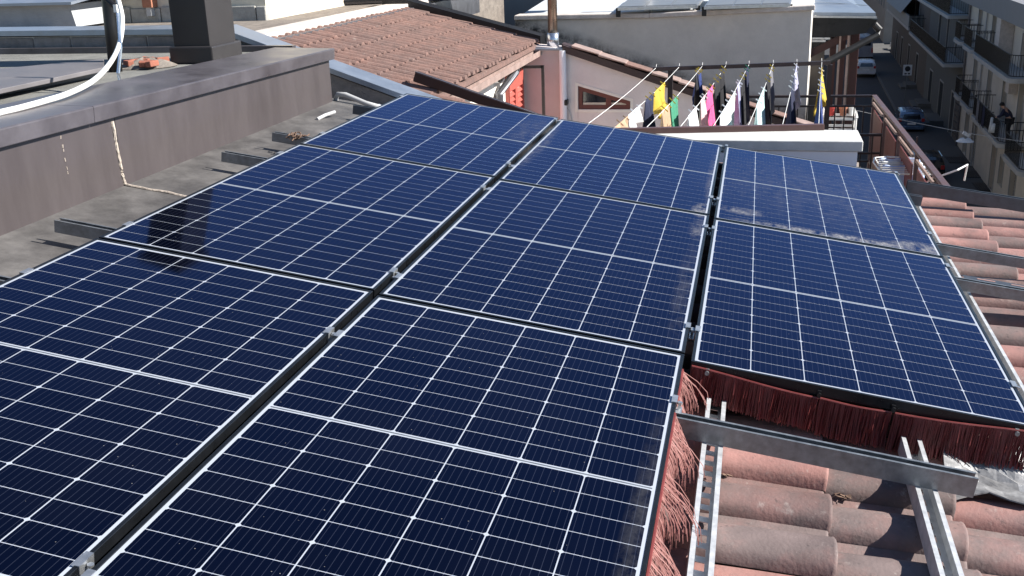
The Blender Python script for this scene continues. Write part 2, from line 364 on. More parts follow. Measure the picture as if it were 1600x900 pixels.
for iy in range(-8, 18):
    for ix in range(-1, 5):
        xl = 1.49 + TE * ix; yl = -2.095 + TP * iy
        if xl > 3.3 or yl > 1.93 or yl < -3.95: continue
        o = bpy.data.objects.new('tile', random.choice(tms)); col.objects.link(o); o.parent = roof
        j = random.uniform
        m = ROOF.to_4x4(); p = rw(xl - TL + j(-.006, .006), yl + j(-.003, .003), -.222 + j(-.002, .003)); m.translation = p
        m = m @ Matrix.Rotation(j(-.008, .008), 4, 'Z') @ Matrix.Rotation(j(-.012, .012), 4, 'X')
        o.matrix_parent_inverse = (t.matrix_basis @ roof.matrix_parent_inverse).inverted() if False else Matrix.Identity(4)
        o.matrix_basis = m
stuff_m = MB()                                     # sandy mortar crumbs and dry leaves caught in the channels
rn = random.Random(3)
for (px, py, n) in ((1325, 775, 26), (1130, 745, 16), (1290, 690, 8)):
    for k in range(n):
        p = on(px + rn.gauss(0, 9), py + rn.gauss(0, 2.5), ROOF @ Vector((0, 0, 1)), -.205)
        a = rn.uniform(0, 6.28); s = rn.uniform(.006, .016)
        stuff_m.quad(p + Vector((math.cos(a), math.sin(a), .3)) * s, p + Vector((-math.sin(a), math.cos(a), .8)) * s * .6, p - Vector((math.cos(a), math.sin(a), -.2)) * s, p + Vector((math.sin(a), -math.cos(a), .1)) * s * .6)
o = stuff_m.build('dry_leaves', 'dead_leaf'); stuff(o); o['label'] = 'dry leaves and crumbs caught between the roof tiles'; o['category'] = 'leaves'

# ================================================================== solar panels
PW, PH = 1.038, 1.755
def ring(mb, x0, x1, y0, y1, w, z0, z1):
    mb.box(x0, x1, y0, y0 + w, z0, z1); mb.box(x0, x1, y1 - w, y1, z0, z1)
    mb.box(x0, x0 + w, y0 + w, y1 - w, z0, z1); mb.box(x1 - w, x1, y0 + w, y1 - w, z0, z1)
fm = MB(); ring(fm, -PW / 2, PW / 2, -PH / 2, PH / 2, .0105, -.035, 0); ring(fm, -PW / 2 + .0106, PW / 2 - .0106, -PH / 2 + .0106, PH / 2 - .0106, .02, -.035, -.033)
frame_me = fm.build('frame', 'frame', me_only=True)
gm = MB().box(-PW / 2 + .0104, PW / 2 - .0104, -PH / 2 + .0104, PH / 2 - .0104, -.008, -.0028); sheet_me = gm.build('glass_sheet', 'backsheet', me_only=True)
CWp = (PW - .022 - .015) / 6; CHp = (PH - .022 - .022 - .015) / 20
cw, ch, c4 = CWp - .0033, CHp - .0026, .0055
cellA = MB().quad((-cw / 2, -ch / 2, 0), (cw / 2, -ch / 2, 0), (cw / 2, ch / 2 - c4, 0), (cw / 2 - c4, ch / 2, 0), (-cw / 2 + c4, ch / 2, 0), (-cw / 2, ch / 2 - c4, 0)).build('cell', 'cell', me_only=True)
rib_m = MB()
rib_m.box(-PW / 2 + .02, PW / 2 - .02, -.0028, .0028, -.0026, -.0023); mid_me = rib_m.build('busbar_ribbon', 'galv', me_only=True)
GX, GY = .0228, .0138
panels = {}
desc = {('A', 0): 'far left solar panel beside the bare grey flashing end', ('A', 1): 'left column middle solar panel carrying the dark reflection of the flue box',
        ('A', 2): 'near left solar panel cut by the bottom left corner', ('B', 0): 'far solar panel of the middle column below the clotheslines',
        ('B', 1): 'solar panel in the very middle of the array', ('B', 2): 'large near solar panel of the middle column with red bristles along its side',
        ('C', 0): 'dusty far right solar panel in front of the white wall', ('C', 1): 'near right solar panel above the dark red bristle skirt'}
offs = {'A': (-(PW + GX), .006, .006), 'B': (0, 0, 0), 'C': (PW + GX + .001, -.077, .020)}
for (c, r), lab in desc.items():
    ox, oz, = offs[c][0], offs[c][2]; oy = offs[c][1] if c != 'C' else -.077
    if c == 'A': oy = .022; oz = .003
    if c == 'B': oy = 0
    cx = PW / 2 - .011 + ox; cy = -PH / 2 + .011 + (1 - r) * (PH + GY) + oy
    if c == 'C': oz = .008
    t = thing('solar_panel', lab, 'solar panel', rw(cx, cy, oz), 'solar panels on the sloping roof', roof=True)
    panels[c, r] = (cx, cy, oz)
    fo = inst('frame', frame_me, t, (0, 0, 0)); md = fo.modifiers.new('b', 'BEVEL'); md.width = .0012; md.segments = 1; md.limit_method = 'ANGLE'
    gs = inst('glass_sheet', sheet_me, t, (0, 0, 0)); inst('busbar_ribbon', mid_me, t, (0, 0, 0))
    for i in range(6):
        for k in range(20):
            y = -PH / 2 + .022 + CHp * (k + .5) + (.015 if k >= 10 else 0); flip = (k % 2 == 0)
            inst('cell', cellA, t, (-PW / 2 + .0185 + CWp * (i + .5), y, -.0024), (0, 0, math.pi if flip else 0))

# ================================================================== rails
def lipped(mb, L, w, h, axis, z0, slots=False, th=.0026, lip=.009):
    """strut channel, open upwards, running along local axis from 0 to L"""
    def B(a0, a1, c0, c1, zz0, zz1):
        if axis == 'x': mb.box(a0, a1, c0, c1, zz0, zz1)
        else: mb.box(c0, c1, a0, a1, zz0, zz1)
    B(0, L, -w / 2, -w / 2 + th, z0, z0 + h); B(0, L, w / 2 - th, w / 2, z0, z0 + h)
    B(0, L, -w / 2 + th, -w / 2 + lip, z0 + h - th, z0 + h - .0001); B(0, L, w / 2 - lip, w / 2 - th, z0 + h - th, z0 + h - .0001)
    if not slots: B(0, L, -w / 2 + th, w / 2 - th, z0, z0 + th)
    else:
        B(0, L, -w / 2 + th, -w / 2 + .018, z0, z0 + th); B(0, L, w / 2 - .018, w / 2 - th, z0, z0 + th); y = .01
        while y < L: B(y, min(y + .026, L), -w / 2 + .018, w / 2 - .018, z0, z0 + th); y += .062
def xrail(x0, x1, y, lab, top=-.0345, h=.056, m='galv', w=.041):
    mb = MB(); lipped(mb, x1 - x0, w, h, 'x', 0)
    o = mb.build('mounting_rail', m); o.rotation_euler = (0, TH, 0); o.location = rw(x0, y, top - h)
    return tag(o, lab, 'rail', 'galvanised rails across the roof slope')
xrail(-1.27, 2.20, 1.36, 'galvanised rail under the far panels with its end beside the bent conduit', m='galv_dark')
xrail(-1.345, 2.95, .335, 'galvanised rail under the far panel row, poking out on both sides', h=.048)
xrail(-1.36, 2.95, -.215, 'galvanised rail under the middle panel row with far cut end on the flashing', h=.048)
xrail(-1.37, 2.12, -1.53, 'galvanised rail under the middle panel row, near end jutting over the flashing', h=.048)
xrail(-1.37, 1.865, -2.135, 'galvanised cross rail lying open over the clay tiles', h=.06)
xrail(-1.37, 1.6, -3.42, 'galvanised rail under the nearest panels')
mb = MB(); lipped(mb, 1.1, .05, .075, 'x', 0); o = mb.build('edge_rail', 'galv_dark'); o.rotation_euler = (0, TH, 0); o.location = rw(2.16, 1.70, -.10); tag(o, 'dark grey rail along the far edge of the tiles', 'rail')
mb = MB()
mb.box(0, 1.0, 0, .003, 0, .03); mb.box(0, 1.0, -.05, 0, 0, .003)
def yrail(x, y0, y1, lab, w=.060, h=.050):
    mb = MB(); lipped(mb, y1 - y0, w, h, 'y', 0, True, lip=.013); o = mb.build('slotted_rail', 'galv_bright'); o.rotation_euler = (0, TH, 0); o.location = rw(x, y0, -.0345 - .06 - h - .0005)
    return tag(o, lab, 'rail', 'slotted rails running over the tiles')
yrail(1.150, -4.0, 1.5, 'slotted rail over the tiles next to the pink bristles')
yrail(1.742, -4.0, 1.5, 'slotted rail casting a wavy shadow on the tiles at bottom right')
yrail(2.175, -1.75, 1.62, 'slotted rail along the outer edge of the right panels')
# small L bracket strip with slots lying between the right hand rails
mb = MB(); mb.box(0, .9, 0, .05, 0, .0025); o = mb.build('slotted_strip', 'galv_dark'); o.rotation_euler = (0, TH, 0); o.location = rw(2.22, .03, -.10); tag(o, 'dark perforated strip between two rails at right', 'bracket')
sl = MB()
for k in range(6): sl.box(.06 + k * .15, .14 + k * .15, .017, .033, .0026, .0036)
sl.build('slot', 'tile', o)

# ================================================================== clamps
def clamp_mesh():
    mb = MB(); mb.box(.0, .003, -.024, .024, -.034, .0035); mb.box(-.014, .0, -.024, .024, .0006, .0035); mb.box(.003, .020, -.024, .024, -.034, -.030)
    mb.tube([(.011, 0, -.034), (.011, 0, -.006)], .0042, 8); mb.tube([(.011, 0, -.012), (.011, 0, -.005)], .0075, 6); return mb.build('body', 'alu', me_only=True)
cme = clamp_mesh()
rails = {0: (1.50, .335), 1: (-.215, -1.53), 2: (-2.135, -3.42)}
rn_ = {1.50: 'far end', .335: 'near end', -.215: 'far end', -1.53: 'near end', -2.135: 'far end', -3.42: 'near end'}
cn = {'A': 'left', 'B': 'middle', 'C': 'right'}; rn2 = {0: 'far', 1: 'middle', 2: 'near'}
for (c, r), (cx, cy, oz) in panels.items():
    for y in rails[r]:
        for side in (-1, 1):
            o = bpy.data.objects.new('panel_clamp', cme); col.objects.link(o)
            yy = y
            if y == 1.50: yy = 1.70 if side * (1 if c == 'A' else -1 if c == 'B' else 1) else y
            o.location = rw(cx + side * (PW / 2 + .0004), yy + random.uniform(-.02, .02) + (0.02 if side > 0 else 0), oz); o.rotation_euler = (0, TH, 0) if side > 0 else (0, -TH, math.pi)
            tag(o, 'aluminium clamp on the %s edge of the %s column %s panel, its %s' % ('right' if side > 0 else 'left', cn[c], rn2[r], rn_[y]), 'clamp', 'clamps holding the panel edges')

# ================================================================== red bristle guards
XB0 = PW + GX - .011
def brush(name, lab, x0, x1, y, ztop, hang, wave, seed):
    rn = random.Random(seed); t = thing(name, lab, 'brush strip', rw((x0 + x1) / 2, y, ztop), 'bristle strips closing the gap under the right panel', roof=True)
    L = x1 - x0; n = int(L * 620); spine = MB(); br = MB()
    def top(u): return (u - .5) * L, .004 * math.sin(u * 5 + seed) , -.026 * max(0, math.sin(math.pi * min(1, max(0, ((x0 - XB0) + u * L) / 1.04)))) ** 1.2
    pts = [top(i / 14) for i in range(15)]
    spine.tube(pts, .0036, 6)
    spine.build('spine', 'bristle_spine', t)
    for k in range(n):
        for row in range(2):
            u = (k + rn.random()) / n; x, yy, z = top(u); lean = rn.gauss(0, .003) + .004 * math.sin(u * 23 + seed); l = hang * rn.uniform(.94, 1.02)
            y0 = yy + (row - .5) * .006
            br.tube([(x, y0, z), (x + lean * .4, y0 - .004 + rn.gauss(0, .004), z - l * .5), (x + lean, y0 - .012 + rn.gauss(0, .008), z - l)], .0014, 3, False)
    stuff(br.build('bristles', 'bristle', t))
x0 = PW + GX - .011; yC = panels['C', 1][1] - PH / 2
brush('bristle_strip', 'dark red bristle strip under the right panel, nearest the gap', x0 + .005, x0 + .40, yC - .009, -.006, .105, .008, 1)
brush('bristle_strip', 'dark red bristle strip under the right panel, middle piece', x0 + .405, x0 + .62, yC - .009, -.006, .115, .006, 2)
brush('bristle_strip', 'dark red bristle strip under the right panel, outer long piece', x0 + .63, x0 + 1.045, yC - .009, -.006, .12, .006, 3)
for i, u in enumerate((.055, .40, .622, .98)):
    mb = MB().tube([(0, -.012, -.012), (0, .004, -.012)], .007, 10); mb.box(-.006, .006, -.004, .03, -.026, .0)
    o = mb.build('brush_clip', 'black_metal' if i in (1, 2) else 'galv'); o.rotation_euler = (0, TH, 0); o.location = rw(x0 + u, yC - .004, -.006)
    tag(o, ['round screw clip at the inner end of the dark red bristles', 'black clip between inner and middle bristle strips', 'black clip between middle and outer bristle strips', 'round screw clip at the outer end of the dark red bristles'][i], 'clip')
def side_brush(lab, y0, y1, seed, up=False):
    rn = random.Random(seed); xB = panels['B', 2][0] + PW / 2
    t = thing('bristle_strip', lab, 'brush strip', rw(xB + .002, (y0 + y1) / 2, -.02), 'splayed bristle strips along the middle column', roof=True)
    L = y1 - y0; sp = MB().tube([(0, -L / 2, 0), (.002, 0, -.002), (0, L / 2, 0)], .0045, 6); sp.build('spine', 'bristle_spine', t)
    br = MB(); n = int(L * 300)
    for k in range(n):
        u = (k + rn.random()) / n; y = (u - .5) * L
        tuft = math.sin(u * L * 21 + seed) * .5 + .5
        out = .006 + .075 * tuft * rn.uniform(.05, 1.3) + .02 * rn.random(); down = .105 * rn.uniform(.45, 1.05); sw = -.035 * rn.uniform(.2, 1.8) - .05 * tuft * rn.uniform(.5, 1.3)
        br.tube([(.001, y, 0), (out * .55, y + sw * .3, -down * .35), (out * .92, y + sw * .7, -down * .72), (out, y + sw, -down)], .0012, 3, False)
    stuff(br.build('bristles', 'bristle_pale', t))
side_brush('pink red bristles splayed out along the near middle panel edge', -3.9, -2.16, 5)
side_brush('short pink bristle tuft by the panel corner above the cross rail', -2.09, -1.84, 9)
# crumpled grey flashing sheet on the tiles at the right edge
def crum(u, v):
    rn = random.Random(int(u * 8) * 31 + int(v * 8)); x = 1.84 + .42 * u; y = -1.74 - .33 * v * (1 - .35 * u) + .03 * math.sin(u * 9)
    return rw(x, y, -.155 + .05 * math.sin(v * 5 + u * 3) * (1 - v) + rn.uniform(-.01, .012) + .03 * u)
o = MB().grid(crum, 8, 8).build('flashing_sheet', 'plastic_grey', solid=.004); tag(o, 'crumpled grey flashing sheet on the tiles at the right edge', 'flashing')
mb = MB().bar(rw(1.80, -1.79, -.13), rw(1.72, -1.90, -.155), .025, .004); o = mb.build('roof_hook', 'galv'); tag(o, 'small bent metal hook under the red bristle strip', 'hook')

# ================================================================== flashing strip and parapet on the left
FZ = -.135; PX = rw(-1.595, 0, FZ).x
t = thing('roof_flashing', 'stained grey sheet metal flashing between panels and brown parapet', 'flashing', rw(-1.35, 0, -.18))
wb(MB().prism([rw(-1.66, -8, FZ), rw(-.75, -8, FZ), rw(-.75, -8, FZ - .008), rw(-1.66, -8, FZ - .008)], (0, 9.93, 0)), 'sheet', 'flashing', t)
rn = random.Random(11)
def seam(mb, pts, r):
    P = []
    for a, b in zip(pts[:-1], pts[1:]):
        for k in range(9): P.append(a.lerp(b, k / 9) + Vector((rn.uniform(-1, 1), rn.uniform(-1, 1), rn.uniform(-1, 1))) * .0025)
    mb.tube(P + [pts[-1]], r, 6)
s1 = onX(195, 290, PX); mb = MB(); seam(mb, [Vector((PX, s1.y, rw(-1.595, 0, FZ).z + .004)), rw(-1.2, s1.y, FZ + .002), rw(-1.0, s1.y, FZ + .002)], .006)
wb(mb, 'sealant_bead', 'sealant', t)
t = thing('parapet', 'low brown sheet metal parapet with overhanging coping', 'parapet', (-1.8, 0, .07))
cA, cB = onX(520, 76, PX + .034), onX(0, 201, PX + .034); pe = onX(517, 130, PX).y
def zc(y): return cA.z + (cA.y - y) * (cB.z - cA.z) / (cA.y - cB.y)         # the coping rises slightly towards us
w = MB(); y0, y1 = -6.5, s1.y - .002
for (a, b) in ((-6.5, s1.y - 1.9), (s1.y - 1.898, s1.y - .003), (s1.y, pe)):
    w = MB(); P = [Vector((PX, a, .02)), Vector((PX, b, .02)), Vector((PX, b, zc(b) - .075)), Vector((PX, a, zc(a) - .075))]
    w.prism([tuple(p) for p in P], (-.36, 0, 0)); wb(w, 'wall_sheet', 'parapet', t)
mb = MB(); seam(mb, [Vector((PX + .001, s1.y - .0015, .115)), Vector((PX + .001, s1.y - .012, .22)), Vector((PX + .001, s1.y - .025, zc(0) - .08))], .008); wb(mb, 'sealant_bead', 'sealant', t)
for (a, b) in ((-6.5, -.9), (-.898, pe + .035)):
    def sec(y): z = zc(y); return [Vector((PX + x_, y, z + z_)) for x_, z_ in ((.028, -.072), (.034, -.004), (.026, 0), (-.40, .010), (-.405, -.055), (-.385, -.055), (-.383, -.008), (.012, -.014), (.015, -.072))]
    S0, S1 = sec(a), sec(b); m = MB(); n = len(S0); m.v = [tuple(p) for p in S0 + S1]
    for i in range(n): j = (i + 1) % n; m.f.append((i, j, n + j, n + i))
    m.f.append(tuple(range(n))); m.f.append(tuple(range(2 * n - 1, n - 1, -1)))
    wb(m, 'coping', 'coping', t, bevel=.003)
mb = MB()
d0, d1 = onX(94, 212, PX), onX(107, 274, PX)
for k in range(9):
    if k in (1, 4, 6): continue
    mb.tube([d0.lerp(d1, k / 9) + Vector((.001, rn.uniform(-.003, .003), 0)), d0.lerp(d1, (k + rn.uniform(.3, .8)) / 9) + Vector((.001, rn.uniform(-.003, .003), 0))], rn.uniform(.0015, .003), 5)
stuff(wb(mb, 'sealant_drips', 'sealant', t))
# scraps lying on the flashing
p = on(508, 183, ROOF @ Vector((0, 0, 1)), FZ + .008); mb = MB().tube([p + Vector((-.02, -.08, 0)), p + Vector((0, 0, .012)), p + Vector((.035, .08, .02))], .011, 8); o = mb.build('conduit_offcut', 'conduit'); tag(o, 'short grey conduit offcut lying on the flashing', 'offcut')
E1 = on(530, 150, ROOF @ Vector((0, 0, 1)), -.10)
mb = MB().tube([E1 + Vector((-.03, .02, -.09)), E1 + Vector((-.03, .01, -.02)), E1 + Vector((-.01, .0, .012)), E1 + Vector((.05, -.01, .01)), E1 + Vector((.20, -.03, -.045)), E1 + Vector((.32, -.06, -.07))], .017, 10)
o = mb.build('bent_conduit', 'conduit', smooth=True); tag(o, 'pale bent conduit at the far end of the parapet', 'conduit')
for i, (px, py) in enumerate(((462, 213), (432, 232), (150, 357))):
    p = on(px, py, ROOF @ Vector((0, 0, 1)), -.03); mb = MB()
    for k in range(26):
        a = rn.uniform(0, 6.28); q = p + Vector((rn.gauss(0, .022), rn.gauss(0, .03), rn.uniform(-.012, .012))); s = rn.uniform(.006, .015)
        mb.tube([q, q + Vector((math.cos(a), math.sin(a), rn.uniform(-.3, .6))) * s, q + Vector((math.cos(a + .6), math.sin(a + .6), rn.uniform(-.3, .3))) * s * 2], .004, 4)
    if i == 0: tag(o := mb.build('leaf_clump', 'dead_leaf'), 'clump of dry leaves on a rail end by the far left panel', 'leaves')
# gutter of ribbed sheet metal beyond the roof edge
def sheet(u, v):
    x = -1.66 + .62 * u; y = 1.95 + .95 * v; z = rw(x, 0, -.20).z - .07 * math.sin(v * math.pi) - .12 * v - .02 - .35 * (x + 1.66) * v
    z += (.012 if int(v * 24) % 6 < 2 else 0); return (x, y, z)
o = MB().grid(sheet, 10, 24).build('valley_gutter', 'blue_metal', solid=.004); tag(o, 'ribbed blue grey metal valley gutter past the parapet end', 'gutter')

# ================================================================== flat roof behind the parapet
RZ = .33
t = thing('flat_roof', 'grey membrane flat roof behind the brown parapet', 'roof', (-4, 0, RZ))
wb(MB().box(-14, PX - .36, -9, pe - .01, RZ - .3, RZ).box(-14, -2.32, pe - .009, 2.98, RZ - .3, RZ), 'membrane', 'membrane', t)
wb(MB().box(-14, PX - .37, -9, pe - .01, ZS, RZ - .301).box(-14, -2.33, pe - .009, 2.98, ZS, RZ - .301), 'wall', 'parapet', t)
# lavender metal kerb crossing the flat roof
a0, a1 = onZ(0, 107, RZ + .07), onZ(162, 92, RZ + .07); b0, b1 = onZ(0, 139, RZ + .07), onZ(162, 105, RZ + .07)
d = (a0 - a1); d2 = (b0 - b1)
o = MB().prism([tuple(a1), tuple(a1 + d * 2), tuple(b1 + d2 * 2), tuple(b1)], (0, 0, -.028)).build('roof_kerb', 'kerb_metal', bevel=.004)
MB().prism([tuple(a1.lerp(b1, .1) - Vector((0, 0, .028))), tuple((a1 + d * 2).lerp(b1 + d2 * 2, .1) - Vector((0, 0, .028))), tuple((a1 + d * 2).lerp(b1 + d2 * 2, .75) - Vector((0, 0, .028))), tuple(a1.lerp(b1, .75) - Vector((0, 0, .028)))], (0, 0, -.045)).build('upstand', 'grey_metal', o)
tag(o, 'flat grey metal kerb strip on the membrane roof at left', 'kerb')
# flue box clad in dark sheet metal
bx, by = -2.62, 2.12; bw, bd = .285, .40
t = thing('flue_box', 'tall dark sheet metal flue box rising out of the picture', 'flue', (bx - bw / 2, by + bd / 2, RZ))
wb(MB().box(bx - bw, bx, by, by + bd, RZ + .12, RZ + 1.75), 'shaft', 'box_metal', t, bevel=.004)
wb(MB().box(bx - bw - .03, bx + .03, by - .03, by + bd + .03, RZ, RZ + .125), 'plinth', 'box_metal', t, bevel=.012)
wb(MB().box(bx - bw - .04, bx + .04, by - .04, by + bd + .04, RZ + 1.75, RZ + 1.80), 'cap', 'box_metal', t, bevel=.004)
# dark round post with strap, bracket and white cable
pb = onZ(181, 112, RZ)
t = thing('round_post', 'black round post leaning slightly on the flat roof', 'post', pb)
tp = onY(165, -40, pb.y + .05)
wb(MB().tube([pb + Vector((0, 0, -.01)), pb.lerp(tp, .5), tp, tp + (tp - pb) * .6], .045, 20), 'shaft', 'black_metal', t, smooth=True)
q = onY(180, 8, pb.y - .03)
wb(MB().tube([q + Vector((-.07, 0, .05)), q + Vector((0, -.02, .0)), q + Vector((.02, -.02, -.01))], .02, 10), 'bracket', 'black_metal', t)
wb(MB().box(-.012, .012, -.012, .012, -.03, .02, Matrix.Translation(onY(181, 12, pb.y - .06))), 'bolt', 'cable_white', t)
f0 = onZ(188, 131, zc(0.4) - .0 if False else RZ + .06); t0 = onY(184, 20, f0.y + .12)
o = MB().tube([f0, f0 + Vector((-.004, 0, .06)), f0.lerp(t0, .5) + Vector((.01, 0, 0)), t0], .010, 8).build('strap', 'steel_bright'); tag(o, 'bright metal strap standing in front of the black post', 'strap')
MB().box(f0.x - .05, f0.x + .05, f0.y - .02, f0.y + .02, f0.z - .062, f0.z - .0).build('foot', 'grey_metal', o, bevel=.004)
pts = []
for (x, y, Yv) in ((178, -30, .92), (185, 0, .88), (191, 28, .82), (189, 58, .72), (180, 85, .55)): pts.append(onY(x, y, Yv))
for k, (x, y) in enumerate(((163, 110), (140, 130), (105, 147), (70, 158), (30, 169), (0, 176), (-60, 191), (-160, 214))): pts.append(onZ(x, y, zc(-.6) + (.05, .03, .026, .025, .025, .025, .025, .025)[k]))
def smooth_path(P, n=6):
    out = []
    for i in range(len(P) - 1):
        p0, p1, p2, p3 = P[max(i - 1, 0)], P[i], P[i + 1], P[min(i + 2, len(P) - 1)]
        for k in range(n):
            u = k / n; out.append(.5 * ((2 * p1) + (p2 - p0) * u + (2 * p0 - 5 * p1 + 4 * p2 - p3) * u * u + (3 * p1 - p0 - 3 * p2 + p3) * u ** 3))
    return out + [P[-1]]
o = MB().tube(smooth_path(pts), .0135, 10).build('cable', 'cable_white', smooth=True); tag(o, 'thick white cable sweeping from the post over the coping', 'cable')
# rubble lump in front of the flue box
def lump(u, v): a = u * 2 * math.pi; r = .0 + v; return (-3.06 + .24 * r * math.cos(a), 1.95 + .20 * r * math.sin(a), RZ + .005 + .05 * (1 - r * r) * (1 + .3 * math.sin(3 * a)))
o = MB().grid(lump, 16, 5).build('rubble', 'mortar'); tag(o, 'lump of mortar and red brick bits beside the flue box', 'rubble')
for k in range(9):
    a = rn.uniform(0, 6.28); m = Matrix.Translation((-3.06 + rn.uniform(-.2, .2), 1.93 + rn.uniform(-.16, .12), RZ + .04)) @ Matrix.Rotation(a, 4, 'Z') @ Matrix.Rotation(rn.uniform(-.3, .3), 4, 'X')
    MB().box(-.05, .05, -.022, .022, -.02, .02, m).build('brick_bit', 'brick', o, bevel=.006)

# ================================================================== concrete block wall with metal coping, stepping down along the roof
WY = 3.0
t = thing('party_wall', 'low concrete block wall with blue grey metal coping sloping down to the right', 'wall', (-3.5, WY, RZ))
zl = .50; xr = -2.96
wb(MB().box(-9, xr, WY + .012, WY + .2, RZ - .5, zl - .04), 'mortar_bed', 'block_joint', t)
wl = MB(); wb(MB().prism([(xr, WY + .012, -.6), (-1.2, WY + .012, -.6), (-1.2, WY + .012, -.18), (xr, WY + .012, zl - .045)], (0, .19, 0)), 'sloping_wall', 'block', t)
x = xr - .005
while x > -8.5:
    L = .355 + rn.uniform(-.02, .02)
    for z0 in (RZ - .10,):
        wb(MB().box(x - L, x - .012, WY, WY + .10, z0 + rn.uniform(-.004, .004), zl - .046 + rn.uniform(-.006, .0)), 'block', 'block', t, bevel=.008)
    x -= L
cp = [Vector((-9, 0, zl + .03)), Vector((xr, 0, zl + .008)), Vector((-1.19, 0, -.115))]
for a, b in zip(cp[:-1], cp[1:]):
    m = MB(); sec = lambda p: [Vector((p.x, WY - .03, p.z - .045)), Vector((p.x, WY - .03, p.z)), Vector((p.x, WY + .23, p.z + .012)), Vector((p.x, WY + .23, p.z - .045))]
    S0, S1 = sec(a), sec(b); m.v = [tuple(p) for p in S0 + S1]; m.f = [(0, 1, 5, 4), (1, 2, 6, 5), (2, 3, 7, 6), (3, 0, 4, 7), (0, 3, 2, 1), (4, 5, 6, 7)]
    wb(m, 'coping', 'blue_metal', t, bevel=.003)
wb(MB().box(-9, -2.34, WY - .10, WY - .035, RZ + .0, RZ + .045), 'ledge', 'coping', t)

# ================================================================== neighbour's tiled roof
A = R(14); EX, EZ = -1.60, -.20; RL = 1.8; Y0, Y1 = 3.35, 9.0
def nr(s, y, h=0): return Vector((EX - s * math.cos(A) - h * -math.sin(A) * -1 * 0, y, EZ + s * math.sin(A) + h))
t = thing('tiled_house', 'neighbouring house with pink tiled roof, white wall and red shutter', 'house', (-2.5, 6, ZS))
wb(MB().prism([nr(-.02, Y0, -.06), nr(RL + .1, Y0, -.06), nr(RL + .1, Y0, -.012), nr(-.02, Y0, -.012)], (0, Y1 - Y0, 0)), 'roof', 'far_tile', t)
tl = MB(); pitch = .165; ny = int((Y1 - Y0) / pitch); course = .30; nc = int(RL / course) + 1
for c in range(-3, nc):
    s0 = c * course - .02; s1 = min(s0 + course + .03, RL + .06); jz = [rn.uniform(-.004, .004) for _ in range(ny)]
    for k in range(ny):
        y = Y0 + k * pitch; n_near = y + pitch < 4.2
        if c < 0 and not n_near: continue
        n = len(tl.v); seg = 6
        for s, lift in ((s0 + jz[k] * 2.2, .018), (s1, .002)):
            for i in range(seg + 1):
                a = math.pi * i / seg; yy = y + .055 - .055 * math.cos(a); tl.v.append(tuple(nr(s, yy, .042 * math.sin(a) + lift + jz[k])))
            tl.v.append(tuple(nr(s, y + pitch, -.004 + lift)))
        m_ = seg + 2
        for i in range(m_ - 1): tl.f.append((n + i, n + i + 1, n + m_ + i + 1, n + m_ + i))
        tl.f.append(tuple(n + i for i in range(seg, -1, -1)))
stuff(wb(tl, 'roof_tiles', 'far_tile', t))
wb(MB().box(-4.2, -1.78, Y0 + .02, Y1 - .02, ZS, EZ - .065), 'wall', 'white_wall', t)
gt = MB(); r = .055
gp = [(EX + .03 + r * math.cos(a), EZ - .075 + r * math.sin(a)) for a in [math.pi + math.pi * i / 8 for i in range(9)]]
gt.prism([(x, Y0, z) for x, z in gp] + [(x, Y0, z) for x, z in [(gp[-1][0] + .006, gp[-1][1]), (gp[-1][0] + .006, gp[-1][1] - .07), (gp[0][0] - .006, gp[0][1] - .07), (gp[0][0] - .006, gp[0][1])]], (0, Y1 - Y0, 0))
wb(gt, 'gutter', 'gutter', t)
wb(MB().box(-1.78, EX + .0, Y0 + .02, Y1 - .02, EZ - .115, EZ - .085), 'soffit', 'gutter', t)
# white edge beam at the top of the tiles and the gravel roof beyond
ub = nr(RL, 0)
wb(MB().box(ub.x - .34, ub.x - .02, 3.25, 12.5, ub.z - .3, ub.z + .085), 'edge_beam', 'white_concrete', t, bevel=.01)
wb(MB().box(ub.x - .025, ub.x + .06, 3.25, 12.5, ub.z - .28, ub.z + .035), 'edge_flashing', 'grey_metal', t)
tg = thing('gravel_roof', 'weathered brown gravel flat roof beyond the white edge beam', 'roof', (-8, 9, ub.z))
wb(MB().box(-16, ub.x - .345, 3.22, 16, ZS, ub.z + .055), 'surface', 'gravel_roof', tg)
# dark flashing climbing over the far end of the tiles
fl = MB().prism([nr(RL + .4, Y1 - .02, -.02), nr(-.03, Y1 - .02, -.02), nr(-.03, Y1 - .02, .085), nr(RL + .4, Y1 - .02, .13)], (0, .30, 0))
wb(fl, 'verge_flashing', 'black_metal', t)
# wall face on the terrace side: shutter, downpipe, lamps, pergola frame
XW = -1.78
def wp(x, y): return onX(x, y, XW)
sA, sB = wp(790, 120), wp(818, 108)
ys0, ys1 = 6.05, 6.95; zt, zb_ = sB.z - .01, sB.z - 1.5
yL = onX(793, 140, XW + .03).y; yR = onX(817, 140, XW + .03).y; zt = onX(805, 112, XW + .03).z
sh = MB(); ring_w = .05
def ybox(m, y0, y1, z0, z1, x0, x1): m.box(x0, x1, y0, y1, z0, z1)
ybox(sh, yL, yL + .07, zt - 1.7, zt, XW + .002, XW + .045); ybox(sh, yR - .07, yR, zt - 1.7, zt, XW + .002, XW + .045); ym = (yL + yR) / 2
ybox(sh, ym - .06, ym + .06, zt - 1.7, zt - .0005, XW + .002, XW + .0445); ybox(sh, yL + .07, yR - .07, zt - .20, zt - .001, XW + .002, XW + .044)
so_ = wb(sh, 'shutter', 'red_shutter', t)
for h0, h1 in ((yL + .07, ym - .06), (ym + .06, yR - .07)):
    for k in range(22):
        z = zt - .23 - k * .066
        MB().prism([(XW + .008, h0, z), (XW + .040, h0, z - .035), (XW + .040, h0, z - .045), (XW + .008, h0, z - .012)], (0, h1 - h0, 0)).build('slat', 'red_shutter', so_)
yd = onX(778, 130, XW + .05).y
